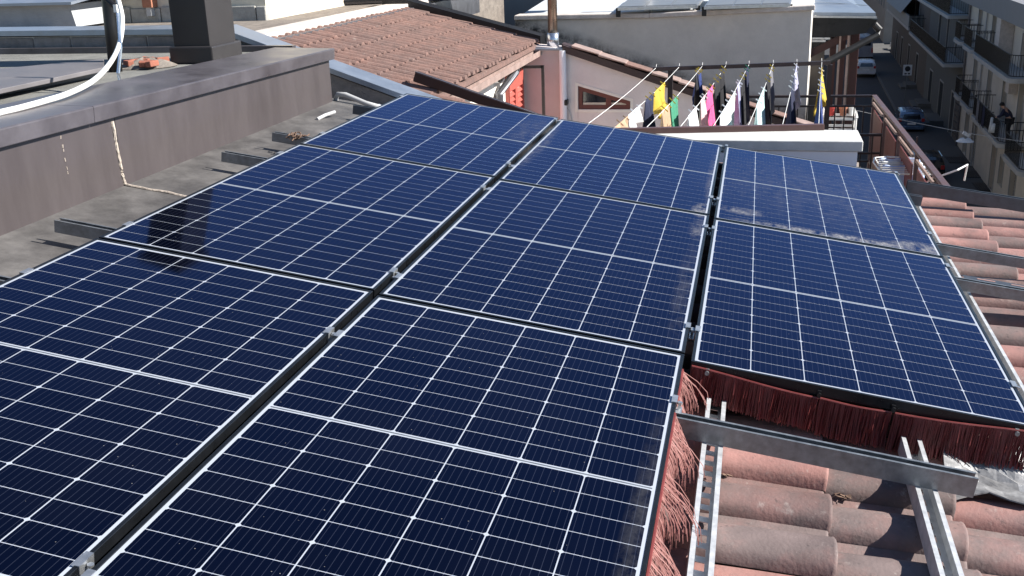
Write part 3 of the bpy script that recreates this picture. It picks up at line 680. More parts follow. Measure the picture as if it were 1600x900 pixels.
wb(MB().tube([(EX + .03, yd + .3, EZ - .12), (EX + .02, yd + .3, EZ - .2), (XW + .06, yd, EZ - .42), (XW + .06, yd, -2.0)], .05, 10), 'downpipe', 'grey_metal', t)
for px, py in ((773, 118), (820, 92)):
    p = onX(px, py, XW + .02); l = wb(MB().tube([p + Vector((-.02, 0, 0)), p + Vector((.05, 0, 0))], .085, 14), 'wall_lamp', 'white_paint', t)
    MB().tube([p + Vector((.05, -.01, -.02)), p + Vector((.09, -.02, -.04))], .05, 10).build('lamp_head', 'black_metal', l)
# dark gutter beam along the lower strip of tiles
wb(MB().prism([nr(-.03, Y0, -.06), nr(-1.1, Y0, -.06), nr(-1.1, Y0, -.012), nr(-.03, Y0, -.012)], (0, .82, 0)), 'lower_roof', 'far_tile', t)
b0, b1 = onY(652, 120, 4.25), onY(800, 172, 4.25)
o = MB().bar(b0 + (b0 - b1) * .02, b1 + (b1 - b0) * .3, .09, .085).build('gutter_beam', 'rail_dark', bevel=.006); tag(o, 'dark brown gutter beam sloping in front of the white wall', 'gutter')
MB().bar(b0 + Vector((0, -.05, .05)) , b1 + (b1 - b0) * .3 + Vector((0, -.05, .05)), .02, .012).build('lip', 'coping', o)

# ================================================================== terrace with gable walls
TZ = -2.05
t = thing('terrace', 'sunken roof terrace between the tiled house and the street', 'terrace', (.5, 5, TZ))
wb(MB().box(-1.77, 2.68, 2.02, 10.6, ZS, TZ), 'floor', 'terrace', t)
GYW = 8.7
pw = onY(829, 70, GYW); pc = onY(880, 72, GYW)
t = thing('gable_house', 'small pale house wall with trapezoid window and roof falling right', 'house', (0, GYW, TZ))
wb(MB().prism([(XW, GYW, TZ), (pc.x, GYW, TZ), (pc.x, GYW, pc.z - .03), (XW, GYW, pc.z + .02)], (0, .3, 0)), 'pink_wall', 'pink_wall', t)
e1 = onY(1245, 193, GYW)
def gz(x): return pc.z - .03 + (x - pc.x) / (e1.x - pc.x) * (e1.z - .02 - pc.z)
wn_ = [onY(x, y, GYW) for x, y in ((903, 134), (985, 158), (985, 171), (903, 171))]
W4 = [(p.x, p.z) for p in wn_]; xa, xb = pc.x + .0, e1.x + .25
m = MB()                                        # wall with a real opening
def wq(*p): m.prism([(x, GYW, z) for x, z in p], (0, .25, 0))
wq((xa, TZ), (W4[0][0], TZ), (W4[0][0], gz(W4[0][0])), (xa, gz(xa))); wq((W4[1][0], TZ), (xb, TZ), (xb, gz(xb)), (W4[1][0], gz(W4[1][0])))
wq((W4[0][0], TZ), (W4[1][0], TZ), W4[2], W4[3]); wq(W4[0], W4[1], (W4[1][0], gz(W4[1][0])), (W4[0][0], gz(W4[0][0])))
wb(m, 'wall', 'wall_right', t)
win = thing_part = wb(MB().prism([(x, GYW + .06, z) for x, z in W4], (0, .02, 0)), 'window', 'glass_dark', t)
def inset(P, d):
    c = Vector((sum(p[0] for p in P) / 4, sum(p[1] for p in P) / 4)); out = []
    n = len(P)
    for i in range(n):
        a, b, c_ = Vector(P[i - 1]), Vector(P[i]), Vector(P[(i + 1) % n]); e0 = (b - a).normalized(); e1_ = (c_ - b).normalized()
        n0 = Vector((e0.y, -e0.x)); n1 = Vector((e1_.y, -e1_.x))
        k = (n0 + n1); k = k / max(.25, k.dot(n0)); out.append(tuple(b + k * d))
    return out
I4 = inset(W4, .055); fmb = MB()
for i in range(4): j = (i + 1) % 4; fmb.prism([(W4[i][0], GYW + .02, W4[i][1]), (W4[j][0], GYW + .02, W4[j][1]), (I4[j][0], GYW + .02, I4[j][1]), (I4[i][0], GYW + .02, I4[i][1])], (0, .05, 0))
fx = W4[0][0] + .58 * (W4[1][0] - W4[0][0]); zt_ = W4[0][1] + .58 * (W4[1][1] - W4[0][1])
fmb.box(fx - .035, fx + .035, GYW + .018, GYW + .06, W4[3][1] + .05, zt_ - .05)
fmb.build('frame', 'wood_red', win); MB().box(W4[0][0] + .06, W4[1][0] - .06, GYW + .03, GYW + .055, W4[3][1] + .055, W4[3][1] + .085).build('sash_edge', 'cream_wall', win)
sill = MB()
S4 = inset(W4, -.035)
for i in range(4): j = (i + 1) % 4; sill.prism([(W4[i][0], GYW - .008, W4[i][1]), (W4[j][0], GYW - .008, W4[j][1]), (S4[j][0], GYW - .008, S4[j][1]), (S4[i][0], GYW - .008, S4[i][1])], (0, .007, 0))
sill.build('surround', 'white_wall', win)
# roof edge of the gable: dark verge and low tiles behind
def gr(x, dz): return Vector((x, GYW, gz(x) + dz))
wb(MB().prism([gr(xa - .02, .002), gr(xb + .1, .002), gr(xb + .1, .055), gr(xa - .02, .055)], (0, .21, 0)).prism([gr(xa, -.04) - Vector((0, .07, 0)), gr(xb + .1, -.04) - Vector((0, .07, 0)), gr(xb + .1, .05) - Vector((0, .07, 0)), gr(xa, .05) - Vector((0, .07, 0))], (0, .069, 0)), 'verge', 'brown_trim', t)
x = xa + .12; ti = MB()
while x < xb + .1:
    L = .36; a, b = gr(x, .06), gr(min(x + L, xb + .12), .056)
    wb(MB().prism([a + Vector((0, -.09, 0)), b + Vector((0, -.09, .028)), b + Vector((0, -.09, .045)), a + Vector((0, -.09, .03))], (0, .30, 0)), 'verge_tile', 'far_tile' if rn.random() < .5 else 'gutter', t, bevel=.008); x += L - .02
wb(MB().prism([gr(xa + .1, .058) + Vector((0, .215, 0)), gr(xb + .1, .058) + Vector((0, .215, 0)), gr(xb + .1, -.25) + Vector((0, 1.18, 0)), gr(xa + .1, -.25) + Vector((0, 1.18, 0))], (0, 0, .02)), 'roof_felt', 'deck', t)
wb(MB().tube([(pc.x - .0, GYW - .06, pc.z - .05), (pc.x - .0, GYW - .06, TZ)], .045, 12), 'downpipe', 'white_paint', t)
p = onY(884, 160, GYW - .02); wb(MB().box(p.x - .035, p.x + .035, GYW - .10, GYW - .001, p.z - .03, p.z + .045), 'floodlight', 'black_metal', t, bevel=.01)
wb(MB().tube([p + Vector((.0, -.02, -.03)), p + Vector((.05, 0, -.12)), p + Vector((.09, 0, -.3))], .006, 6), 'lamp_wire', 'conduit', t)
# brown tube frame in front of the pink wall
g0, g1, g2 = onY(768, 106, GYW - .9), onY(848, 104, GYW - .9), onY(850, 190, GYW - .9)
o = MB().bar(g0 - Vector((.3, 0, 0)), g1, .035, .035).bar(g1 + Vector((0, 0, .017)), (g1.x, g1.y, TZ), .035, .035).build('door_frame', 'rail_dark'); tag(o, 'thin brown tube frame in front of the pink wall', 'frame')
# flue pipe on the corner
c0 = onY(864, 66, GYW + .15); t = thing('flue_pipe', 'rusty steel flue pipe with bright collar on the house corner', 'chimney', c0)
wb(MB().tube([c0 + Vector((0, 0, -.05)), c0 + Vector((0, 0, 1.6))], .062, 18), 'pipe', 'steel', t, smooth=True)
wb(MB().tube([c0 + Vector((0, 0, -.06)), c0 + Vector((0, 0, .12))], .078, 18), 'collar', 'steel_bright', t, smooth=True)
wb(MB().box(c0.x - .28, c0.x + .2, GYW - .06, GYW + .4, c0.z - .085, c0.z - .06), 'base_sheet', 'blue_metal', t, bevel=.003)

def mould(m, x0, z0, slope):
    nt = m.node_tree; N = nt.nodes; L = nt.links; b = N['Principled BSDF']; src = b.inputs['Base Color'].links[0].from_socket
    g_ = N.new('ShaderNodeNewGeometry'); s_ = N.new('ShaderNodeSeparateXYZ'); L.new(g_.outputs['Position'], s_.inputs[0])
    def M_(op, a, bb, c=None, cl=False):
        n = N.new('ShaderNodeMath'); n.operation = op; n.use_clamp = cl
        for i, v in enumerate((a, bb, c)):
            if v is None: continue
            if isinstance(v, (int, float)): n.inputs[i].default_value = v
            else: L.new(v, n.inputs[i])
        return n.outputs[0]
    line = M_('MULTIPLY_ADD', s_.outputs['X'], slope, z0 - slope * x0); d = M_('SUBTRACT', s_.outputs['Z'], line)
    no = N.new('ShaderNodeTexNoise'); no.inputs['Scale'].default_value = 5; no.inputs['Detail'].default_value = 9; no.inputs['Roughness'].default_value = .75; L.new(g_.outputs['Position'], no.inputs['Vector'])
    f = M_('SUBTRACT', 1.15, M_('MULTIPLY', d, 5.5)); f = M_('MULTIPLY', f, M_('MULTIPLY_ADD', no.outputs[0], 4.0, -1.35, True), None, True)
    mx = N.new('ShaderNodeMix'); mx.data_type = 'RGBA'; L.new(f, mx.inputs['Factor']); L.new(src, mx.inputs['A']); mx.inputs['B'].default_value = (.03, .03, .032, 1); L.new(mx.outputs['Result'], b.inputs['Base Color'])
# big grey rendered wall and roof behind
BY = 10.0
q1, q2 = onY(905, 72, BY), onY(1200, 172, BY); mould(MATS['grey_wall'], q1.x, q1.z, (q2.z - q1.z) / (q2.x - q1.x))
k0, k1 = onY(826, 22, BY), onY(1015, 24, BY); zt = (k0.z + k1.z) / 2; k2 = onY(1268, 20, BY)
t = thing('grey_building', 'large grey rendered wall with pale flat roof behind the clotheslines', 'building', (0, BY, ZS))
zr2 = onY(1268, 9, BY).z
foot = [(k0.x - .2, BY), (k1.x, BY), (k2.x, k2.y + .002), (k2.x + 1.2, k2.y + 22), (k0.x - 3, 40)]
wb(MB().prism([(x, y, ZS) for x, y in foot], (0, 0, zt - .06 - ZS)), 'wall', 'grey_wall', t)
wb(MB().prism([(x, y, zt - .055) for x, y in [(foot[0][0], foot[0][1] + .3), (foot[1][0], foot[1][1] + .3), (foot[2][0] - .25, foot[2][1] + .3), (foot[3][0] - .25, foot[3][1]), foot[4]]], (0, 0, .03)), 'roof_surface', 'far_roof_white', t)
wb(MB().prism([(k1.x, BY, zt - .0605), (k2.x, BY, zt - .0605), (k2.x, BY, zr2 - .06), (k1.x, BY, zt - .06)], (0, .25, 0)), 'upper_wall', 'grey_wall', t)
cpm = MB()
for (xa_, za), (xb_, zb2) in (((foot[0][0], zt), (k1.x, zt)), ((k1.x, zt), (k2.x + .04, zr2))):
    cpm.prism([(xa_, BY - .05, za - .055), (xb_, BY - .05, zb2 - .055), (xb_, BY - .05, zb2 + .01), (xa_, BY - .05, za + .01)], (0, .33, 0))
wb(cpm, 'coping', 'white_concrete', t, bevel=.012)
p = onZ(1013, 14, zt); o = MB().tube([(p.x, p.y, zt - .03), (p.x, p.y, zt + .6)], .055, 12).build('vent_pipe', 'palewhite' if 'palewhite' in MATS else 'white_paint', smooth=True)
MB().tube([(p.x, p.y, zt + .6), (p.x, p.y, zt + .66)], .075, 12).build('cap', 'white_paint', o); tag(o, 'short white vent pipe standing on the grey wall roof', 'pipe')
# low tilted panels on that roof
for i, (xa_, xb_, y_) in enumerate(((965, 1090, 12), (1100, 1235, 10))):
    a, b = onZ(xa_, y_, zt + .10), onZ(xb_, y_ - 4, zt + .10); tt = thing('roof_solar_panel', ['pale tilted solar panel on the far flat roof, left of pair', 'pale tilted solar panel on the far flat roof, right of pair'][i], 'solar panel', a, 'solar panels on the far flat roof')
    wb(MB().prism([a, b, b + Vector((.2, 3.2, .25)), a + Vector((.2, 3.2, .25))], (0, 0, -.04)), 'frame', 'alu', tt)
    a2, b2 = a.lerp(b, .012), b.lerp(a, .012)
    for k in range(3):
        u0, u1 = k / 3 + .006, (k + 1) / 3 - .006
        q0, q1 = a2.lerp(b2, u0), a2.lerp(b2, u1); s = Vector((.2, 3.2, .25))
        wb(MB().prism([q0 + s * .015 + Vector((0, 0, .003)), q1 + s * .015 + Vector((0, 0, .003)), q1 + s * .985 + Vector((0, 0, .003)), q0 + s * .985 + Vector((0, 0, .003))], (0, 0, .004)), 'pane', 'far_pv', tt)
    for q in (a, b):
        wb(MB().box(q.x - .03, q.x + .03, q.y + .05, q.y + .1, zt - .03, zt + .09), 'leg', 'iron', tt)

# pergola building at the street corner with dark fascia
r0 = onY(1268, 48, 13.6)
PY = 13.4
def py_(x, y, d=0): return onY(x, y, PY + d)
t = thing('street_canopy', 'dark timber canopy with grey panel roof at the street corner', 'canopy', py_(1320, 200))
A0, A1 = py_(1262, 24), py_(1368, 25)
wb(MB().prism([A0, A1, A1 + Vector((.10, 9, .1)), A0 + Vector((-.3, 9, .55))], (0, 0, .05)), 'roof_panel', 'blue_metal', t)
for k in range(1, 6):
    u = k / 6; q0 = A0.lerp(A1 , 0) + Vector((0, 9 * u, .5 * u + .052)); q1 = A1 + Vector((.1 * u, 9 * u, .1 * u + .052)); wb(MB().bar(q0, q1, .04, .008), 'seam', 'alu', t)
f0, f1, f2, f3 = py_(1266, 27, .03), py_(1372, 30, .03), py_(1368, 40, .03), py_(1264, 62, .03)
wb(MB().prism([f0, f1, py_(1352, 52, .03), f3], (0, .08, 0)), 'fascia', 'black_metal', t)
wb(MB().bar(py_(1266, 26, -.03), py_(1370, 27, -.03), .03, .03), 'gutter_lip', 'alu', t)
for (x, w_) in ((1301, .10), (1315, .11), (1334, .14)):
    p = py_(x, 90, .4); wb(MB().box(p.x - w_ / 2, p.x + w_ / 2, p.y, p.y + .14, -5, p.z + .4), 'post', 'canopy_wood', t, bevel=.008)
for (x, w_) in ((1311, .03), (1324, .035)):
    p = py_(x, 90, .1); wb(MB().box(p.x - w_ / 2, p.x + w_ / 2, p.y, p.y + .03, -3, p.z + .35), 'pole', 'gutter', t)
wb(MB().bar(py_(1264, 84, .2), py_(1325, 54, .2), .12, .12), 'brace', 'canopy_wood', t)
wb(MB().tube([py_(1366, 38), py_(1374, 46), py_(1372, 54), py_(1290, 98, -.3)], .055, 10), 'downpipe', 'iron', t)
wb(MB().bar(py_(1262, 60), py_(1297, 60), .03, .03).bar(py_(1262, 64), py_(1290, 64), .03, .03), 'rod', 'alu', t)
wb(MB().box(-1, py_(1352, 60).x - .55, PY + 1.2, PY + 12, ZS, .1 - .9), 'wall', 'facade_brown', t)

# ================================================================== terrace railing
RZT = CAM.z - 2.12
cr_ = onZ(1366, 150, RZT); nr_ = onZ(1492, 302, RZT); fl_ = onZ(1005, 153, RZT)
t = thing('terrace_railing', 'brown steel terrace railing turning the corner above the street', 'railing', (cr_.x, cr_.y, TZ))
rx = cr_.x
near = Vector((nr_.x, 2.1, RZT)); left = Vector((-1.6, fl_.y, RZT)); corner = Vector((rx, cr_.y, RZT))
wb(MB().bar(near, corner, .06, .035), 'handrail', 'rail_brown', t, bevel=.004); wb(MB().bar(left, corner - Vector((.03, 0, 0)), .05, .03), 'handrail', 'rail_dark', t, bevel=.004)
up = Vector((0, 0, -.13)); 
L_ = (corner - near).length
dn_ = Vector((0, 0, -.86))
wb(MB().bar(left + up, corner + up, .025, .025), 'rail_bar', 'rail_dark', t); wb(MB().bar(left + dn_, corner + dn_, .03, .025), 'rail_bar', 'rail_dark', t); wb(MB().bar(near + dn_, corner + dn_, .03, .025), 'rail_bar', 'rail_dark', t)
k = 0
while k * .12 < (corner - left).length:
    q = corner.lerp(left, k * .12 / (corner - left).length); wb(MB().box(q.x - .008, q.x + .008, q.y - .008, q.y + .008, TZ + .08, RZT - .13), 'baluster', 'rail_dark', t); k += 1
npost = 7
for k in range(npost):
    q = corner.lerp(near, k / (npost - 1) * .98); wb(MB().box(q.x - .02, q.x + .02, q.y - .02, q.y + .02, TZ, RZT - .018), 'post', 'rail_brown', t)
    if k < npost - 1:
        q2 = corner.lerp(near, (k + 1) / (npost - 1) * .98); a, b = q.lerp(q2, .1), q.lerp(q2, .9)
        wb(MB().bar(a + Vector((-.02, 0, -.075)), b + Vector((-.02, 0, -.075)), .02, .03), 'slim_panel', 'palewhite' if 'palewhite' in MATS else 'gutter', t)
        wb(MB().box(a.x - .006, a.x + .006, b.y, a.y, TZ + .1, RZT - .16), 'infill_sheet', 'wood_red', t)
# lower cross railing inside the terrace
z2 = RZT - .25; l0, l1 = onZ(1350, 211, z2), onZ(1412, 211, z2)
o = MB().bar(l0 - Vector((.25, 0, 0)), (rx - .03, l1.y, z2), .04, .03).bar(l0 + Vector((-.25, 0, -.22)), (rx - .03, l1.y, z2 - .22), .03, .025).build('cross_rail', 'rail_dark'); tag(o, 'short dark cross rail joining the terrace railing from the white wall', 'railing')
for k in range(6): MB().box(l0.x + .1 + k * .1 - .008, l0.x + .1 + k * .1 + .008, l0.y - .008, l0.y + .008, TZ, z2 - .015).build('baluster', 'rail_dark', o)
# white wall with cap just past our roof edge
wz = -.235; c_r = onZ(1349, 221, wz); c_b = onZ(1326, 203, wz)
t = thing('white_wall', 'thick white wall with pale cap just beyond the right panels', 'wall', (.8, c_r.y, TZ))
wb(MB().box(-1.1, c_r.x - .03, c_r.y + .02, c_b.y - .02, TZ, wz - .075), 'wall', 'white_paint', t); wb(MB().box(-1.15, c_r.x, c_r.y, c_b.y, wz - .07, wz), 'cap', 'white_cap', t, bevel=.006)

# ================================================================== clotheslines
ZB = CAM.z - 1.35
B0, B1 = onZ(1020, 108, ZB), onZ(1297, 98, ZB); F0, F1 = onZ(985, 206, ZB), onZ(1287, 199, ZB)
t = thing('clothesline_frame', 'dark steel clothesline frame standing on the terrace', 'clothesline', (1.0, 4.5, TZ))
wb(MB().bar(B0, B1, .04, .04), 'back_bar', 'rail_dark', t); wb(MB().bar(F0 - Vector((.5, .06, 0)), F1, .05, .05), 'front_bar', 'rail_brown', t, bevel=.005)
for q in (B1, B0.lerp(B1, .10), F1): wb(MB().box(q.x - .025, q.x + .025, q.y - .025, q.y + .025, TZ, ZB - .02), 'post', 'rail_dark', t)
LN = []; SAG = .02
for k, px in enumerate((1025, 1061, 1097, 1134, 1170, 1208, 1245, 1284)):
    a = B0.lerp(B1, (px - 1020) / 277.); b = Vector((a.x - .22, F0.y + (F1.y - F0.y) * ((a.x - .22 - F0.x) / (F1.x - F0.x)), ZB)); a = a + Vector((0, 0, .012)); b = b + Vector((0, 0, .012))
    LN.append((a, b)); wb(MB().tube([a + Vector((0, .06, .03))] + [a.lerp(b, i / 10) - Vector((0, 0, SAG * math.sin(math.pi * i / 10))) for i in range(11)], .0024, 5), 'line', 'cable_white', t)
def lp(k, u): a, b = LN[k]; return a.lerp(b, u) - Vector((0, 0, SAG * math.sin(math.pi * u)))
def cloth(k, u0, u1, drop, m, lab, name='garment', cat='laundry', slant=0, peg='cl_yellow', fold=1.0):
    sd = rn.uniform(0, 9); um = (u0 + u1) / 2; hw = (u1 - u0) * .42; u0, u1 = um - hw, um + hw
    def fn(u, v):
        p = lp(k, u0 + (u1 - u0) * (u * (1 - slant * v) + slant * v * .5)); w = .05 * fold * v; 
        return p + Vector((w * math.sin(u * 14 + sd) + .02 * v * math.sin(u * 5 + sd * 2) + .012 * (1 if int(u * 7) % 2 else -1) * v, .01 * math.sin(v * 6 + sd), -1.12 * drop * v * (.82 + .22 * math.sin(u * 3.1 + sd) + .12 * math.sin(u * 11 + sd * 3)) + .004))
    o = MB().grid(fn, 14, 8).build(name, m, solid=.006, smooth=True); tag(o, lab, cat, 'washing hung on the clotheslines')
    pg = MB()
    n = max(2, int(abs(u1 - u0) * 14))
    for i in range(n):
        p = lp(k, u0 + (u1 - u0) * (i + .3) / n); a = rn.uniform(-.5, .5); pg.bar(p + Vector((-.024, 0, .02 + a * .02)), p + Vector((.026, .01, -.02)), .010, .010)
    stuff(pg.build('pegs', peg, o)); return o
cloth(1, .27, .47, .30, 'cl_yellow', 'bright yellow cloth hung farthest left on the washing line')
cloth(1, .46, .60, .48, 'cl_navy', 'dark navy garment beside the yellow cloth', slant=.2)
cloth(1, .63, .82, .20, 'cl_white_cloth', 'white crumpled cloth at the left front of the washing', peg='sign_white')
cloth(1, .80, .97, .13, 'cl_orange_cloth', 'pale orange cloth at the left front end of the washing', peg='cl_orange_cloth')
cloth(2, .03, .13, .34, 'cl_blue', 'small blue garment with yellow pegs under the back bar', slant=.3)
cloth(2, .05, .16, .62, 'cl_black_cloth', 'long narrow black strap hanging under the back bar', slant=.5)
cloth(2, .52, .66, .42, 'cl_green', 'green and brown cloth hanging right of the yellow one')
cloth(2, .64, .78, .40, 'cl_orange_cloth', 'mustard cloth in front of the green one')
cloth(3, .04, .16, .55, 'cl_black_cloth', 'black garment at the far end behind the pink cloth')
cloth(3, .18, .34, .62, 'cl_black_cloth', 'long black garment right behind the pink cloth')
cloth(3, .35, .50, .50, 'cl_pink', 'bright pink cloth in the middle of the washing')
cloth(3, .52, .62, .40, 'cl_palepink', 'pale pink cloth just in front of the bright pink one', peg='sign_white')
cloth(3, .68, .86, .30, 'cl_white_cloth', 'white cloth left of the pink one', peg='sign_white')
cloth(4, .03, .14, .55, 'cl_navy', 'navy garment at the far end with green pegs', peg='cl_green')
cloth(4, .15, .30, .66, 'cl_black_cloth', 'black trousers hanging behind the large white cloth')
cloth(4, .31, .40, .60, 'cl_lilac', 'lilac grey garment next to the large white cloth', peg='sign_white')
cloth(4, .44, .88, .42, 'cl_white_cloth', 'large white printed cloth in the middle of the washing', peg='sign_white', fold=.6)
cloth(5, .04, .16, .42, 'cl_grey_cloth', 'grey garment with yellow pegs on the sixth line')
cloth(5, .20, .36, .50, 'cl_black_cloth', 'black garment behind the mint towel')
cloth(5, .40, .74, .44, 'cl_mint', 'pale mint towel hanging right of the white cloth', peg='sign_white', fold=.6)
cloth(6, .02, .22, .52, 'cl_lilac', 'pale lilac patterned garment near the right post', peg='sign_white')
cloth(6, .22, .55, .52, 'cl_navy', 'navy patterned garment near the right post', peg='sign_white')
cloth(7, .10, .3, .40, 'cl_yellow', 'yellow and white cloth by the canopy posts', peg='sign_white')
cloth(7, .30, .62, .50, 'cl_blue', 'blue garment on the rightmost line', peg='sign_white')

# ================================================================== things on the terrace
p0 = onZ(1318, 205, TZ + .45)
t = thing('plant_stand', 'white wrought iron plant stand with finials', 'plant stand', (p0.x, p0.y + .9, TZ)); cx, cy = p0.x, p0.y + .9
for sx in (-.22, .22):
    for sy in (-.18, .18):
        wb(MB().tube([(cx + sx, cy + sy, TZ), (cx + sx, cy + sy, TZ + .52)], .016, 8).tube([(cx + sx, cy + sy, TZ + .52), (cx + sx, cy + sy, TZ + .57), (cx + sx, cy + sy, TZ + .62)], .03, 8, True, .004), 'leg', 'cable_white', t)
for z in (.16, .34, .50):
    m = MB()
    for sy in (-.18, .18): m.bar((cx - .22, cy + sy, TZ + z), (cx + .22, cy + sy, TZ + z), .02, .035)
    for sx in (-.22, .22): m.bar((cx + sx, cy - .18, TZ + z), (cx + sx, cy + .18, TZ + z), .02, .035)
    wb(m, 'tier', 'cable_white', t)
for i in range(4):
    x = cx - .16 + i * .107; wb(MB().tube([(x + .045 * math.cos(a), cy - .185, TZ + .25 + .06 * math.sin(a)) for a in [2 * math.pi * k / 12 for k in range(13)]], .008, 5, False), 'scroll', 'cable_white', t)
for i, (dx, m_, l) in enumerate(((-.12, 'cl_red_item', 'red bowl on top of the white plant stand'), (.05, 'terracotta', 'terracotta pot on top of the white plant stand'), (.16, 'cable_white', 'small white pot on top of the white plant stand'))):
    r0 = .06 if i < 2 else .04; o = MB().tube([(cx + dx, cy, TZ + .52), (cx + dx, cy, TZ + .57), (cx + dx, cy, TZ + .64)], r0 * .7, 12, True, r0).build('pot', m_); MB().tube([(cx + dx, cy, TZ + .625), (cx + dx, cy, TZ + .655)], r0 * 1.08, 12).build('rim', m_, o); tag(o, l, 'pot')
q0 = onZ(1415, 262, TZ + .75)
t = thing('drying_rack', 'white folding drying rack with pale blue towels by the railing', 'drying rack', (q0.x, q0.y, TZ))
x0, x1, y0, y1, zr = q0.x - .28, q0.x + .24, q0.y - .45, q0.y + .35, TZ + .78
wb(MB().tube(smooth_path([Vector(p) for p in ((x0, y0, zr), (x1 - .05, y0, zr), (x1, y0 + .05, zr), (x1, y1 - .05, zr), (x1 - .05, y1, zr), (x0, y1, zr), (x0, y0, zr))], 3), .009, 6), 'top_frame', 'cable_white', t)
for a, b in (((x0, y0, TZ), (x1, y1, zr)), ((x1, y0, TZ), (x0, y1, zr)), ((x0, y1, TZ), (x1, y0, zr)), ((x1, y1, TZ), (x0, y0, zr))): wb(MB().tube([a, b], .009, 6), 'leg', 'cable_white', t)
for i in range(7): yy = y0 + (i + 1) * (y1 - y0) / 8; wb(MB().tube([(x0, yy, zr), (x1, yy, zr)], .004, 5), 'bar', 'cable_white', t)
wb(MB().tube([(x1, y0, zr - .03), (x1 + .18, y0 - .05, zr + .06), (x1 + .30, y0 + .12, zr + .08), (x1 + .3, y0 + .2, zr - .1)], .009, 6), 'wing', 'cable_white', t)
for i, (yy, m_, l) in enumerate(((y1 - .08, 'cl_lightblue', 'pale blue towel folded over the drying rack, far one'), (y1 - .26, 'cl_white_cloth', 'white towel folded over the drying rack'), (y1 - .44, 'cl_lightblue', 'pale blue towel folded over the drying rack, near one'))):
    def fn(u, v):
        a = (v - .5) * 2; return (x0 + .04 + u * .42, yy + .02 * a + .012 * math.sin(u * 11 + i), zr + .012 - (abs(a) ** 1.5) * .22 + .006 * math.sin(u * 17))
    tag(MB().grid(fn, 12, 10).build('towel', m_, solid=.006, smooth=True), l, 'towel', 'towels on the drying rack')

# ================================================================== roofs at the back left
gzv = ub.z + .055
w0 = onZ(345, 33, gzv); WYB = w0.y
def by_(x, y, d=0): return onY(x, y, WYB + d)
t = thing('cream_shed', 'low cream rendered wall on exposed blocks at the back left', 'shed', (by_(260, 30).x, WYB, gzv))
xa, xb = by_(112, 20).x, by_(415, 20).x
wb(MB().box(xa, xb, WYB + .02, WYB + 3, gzv - .6, gzv + 2.4), 'wall', 'cream_wall', t)
x = xa
while x < xb - .1:
    L = .42 + rn.uniform(-.03, .03); wb(MB().box(x + .01, min(x + L, xb + .01), WYB - .02, WYB + .1, gzv - .3, gzv + .17 + rn.uniform(-.015, .02)), 'block', 'light_block', t, bevel=.012); x += L
p = by_(238, 8); wb(MB().box(p.x - .06, p.x + .06, WYB - .12, WYB + .02, p.z - .02, p.z + .3), 'box', 'terracotta', t); wb(MB().box(p.x - .03, p.x + .03, WYB - .10, WYB + .02, p.z - .12, p.z - .02), 'bracket', 'conduit', t)
wb(MB().box(xa - .1, by_(175, 0).x, WYB - .06, WYB + .02, by_(150, 14).z, by_(150, 2).z), 'ledge', 'white_concrete', t)
t = thing('grey_shed', 'grey plastered hut wall with blue grey metal roof at the far left', 'shed', (by_(50, 30, -.8).x, WYB - .8, gzv))
ya = -.9; xs1 = by_(117, 25, ya).x
wb(MB().prism([(xs1 - 4.5, WYB + ya, by_(60, 43, ya).z), (xs1, WYB + ya, by_(117, 42, ya).z), (xs1 - .05, WYB + ya, by_(117, 7, ya).z), (xs1 - 4.5, WYB + ya, by_(60, 8, ya).z)], (0, 3, 0)), 'wall', 'shade_plaster', t)
wb(MB().box(xs1 - 4.5, xs1 - .06, WYB + ya + .15, WYB + 2, gzv - .6, by_(60, 44, ya).z), 'base', 'deck', t)
z8 = by_(60, 9, ya).z
wb(MB().prism([(xs1 - 4.6, WYB + ya - .12, z8), (xs1 + .06, WYB + ya - .12, z8 + .01), (xs1 + .5, WYB + ya + 2.5, z8 + .35), (xs1 - 4.6, WYB + ya + 2.5, z8 + .35)], (0, 0, .03)), 'roof', 'blue_metal', t)
d0, d1 = onZ(413, 13, gzv + .02), onZ(760, 9, gzv + .02)
o = MB().prism([(d0.x, d0.y, gzv), (d1.x + .6, d0.y + 2.2, gzv), (d1.x + .6, d0.y + 2.2, gzv + .5), (d0.x, d0.y, gzv + .5)], (0, .5, 0)).build('dark_parapet', 'grey_metal', bevel=.05)
tag(o, 'dark rounded metal parapet at the end of the gravel roof', 'parapet')
for k in range(5): MB().bar(Vector((d0.x, d0.y - .012, gzv + .06 + k * .1)), Vector((d1.x + .6, d0.y + 2.188, gzv + .06 + k * .1)), .012, .03).build('rib', 'black_metal', o)
t = thing('far_house', 'shaded far house behind the tiled roof', 'house', (-5, 30, ZS))
wb(MB().box(-22, -2.6, 17.5, 45, ZS, .9), 'wall', 'facade_pale', t); wb(MB().box(-22.3, -2.3, 17.2, 45.3, .9, 1.1), 'roof', 'slab', t)

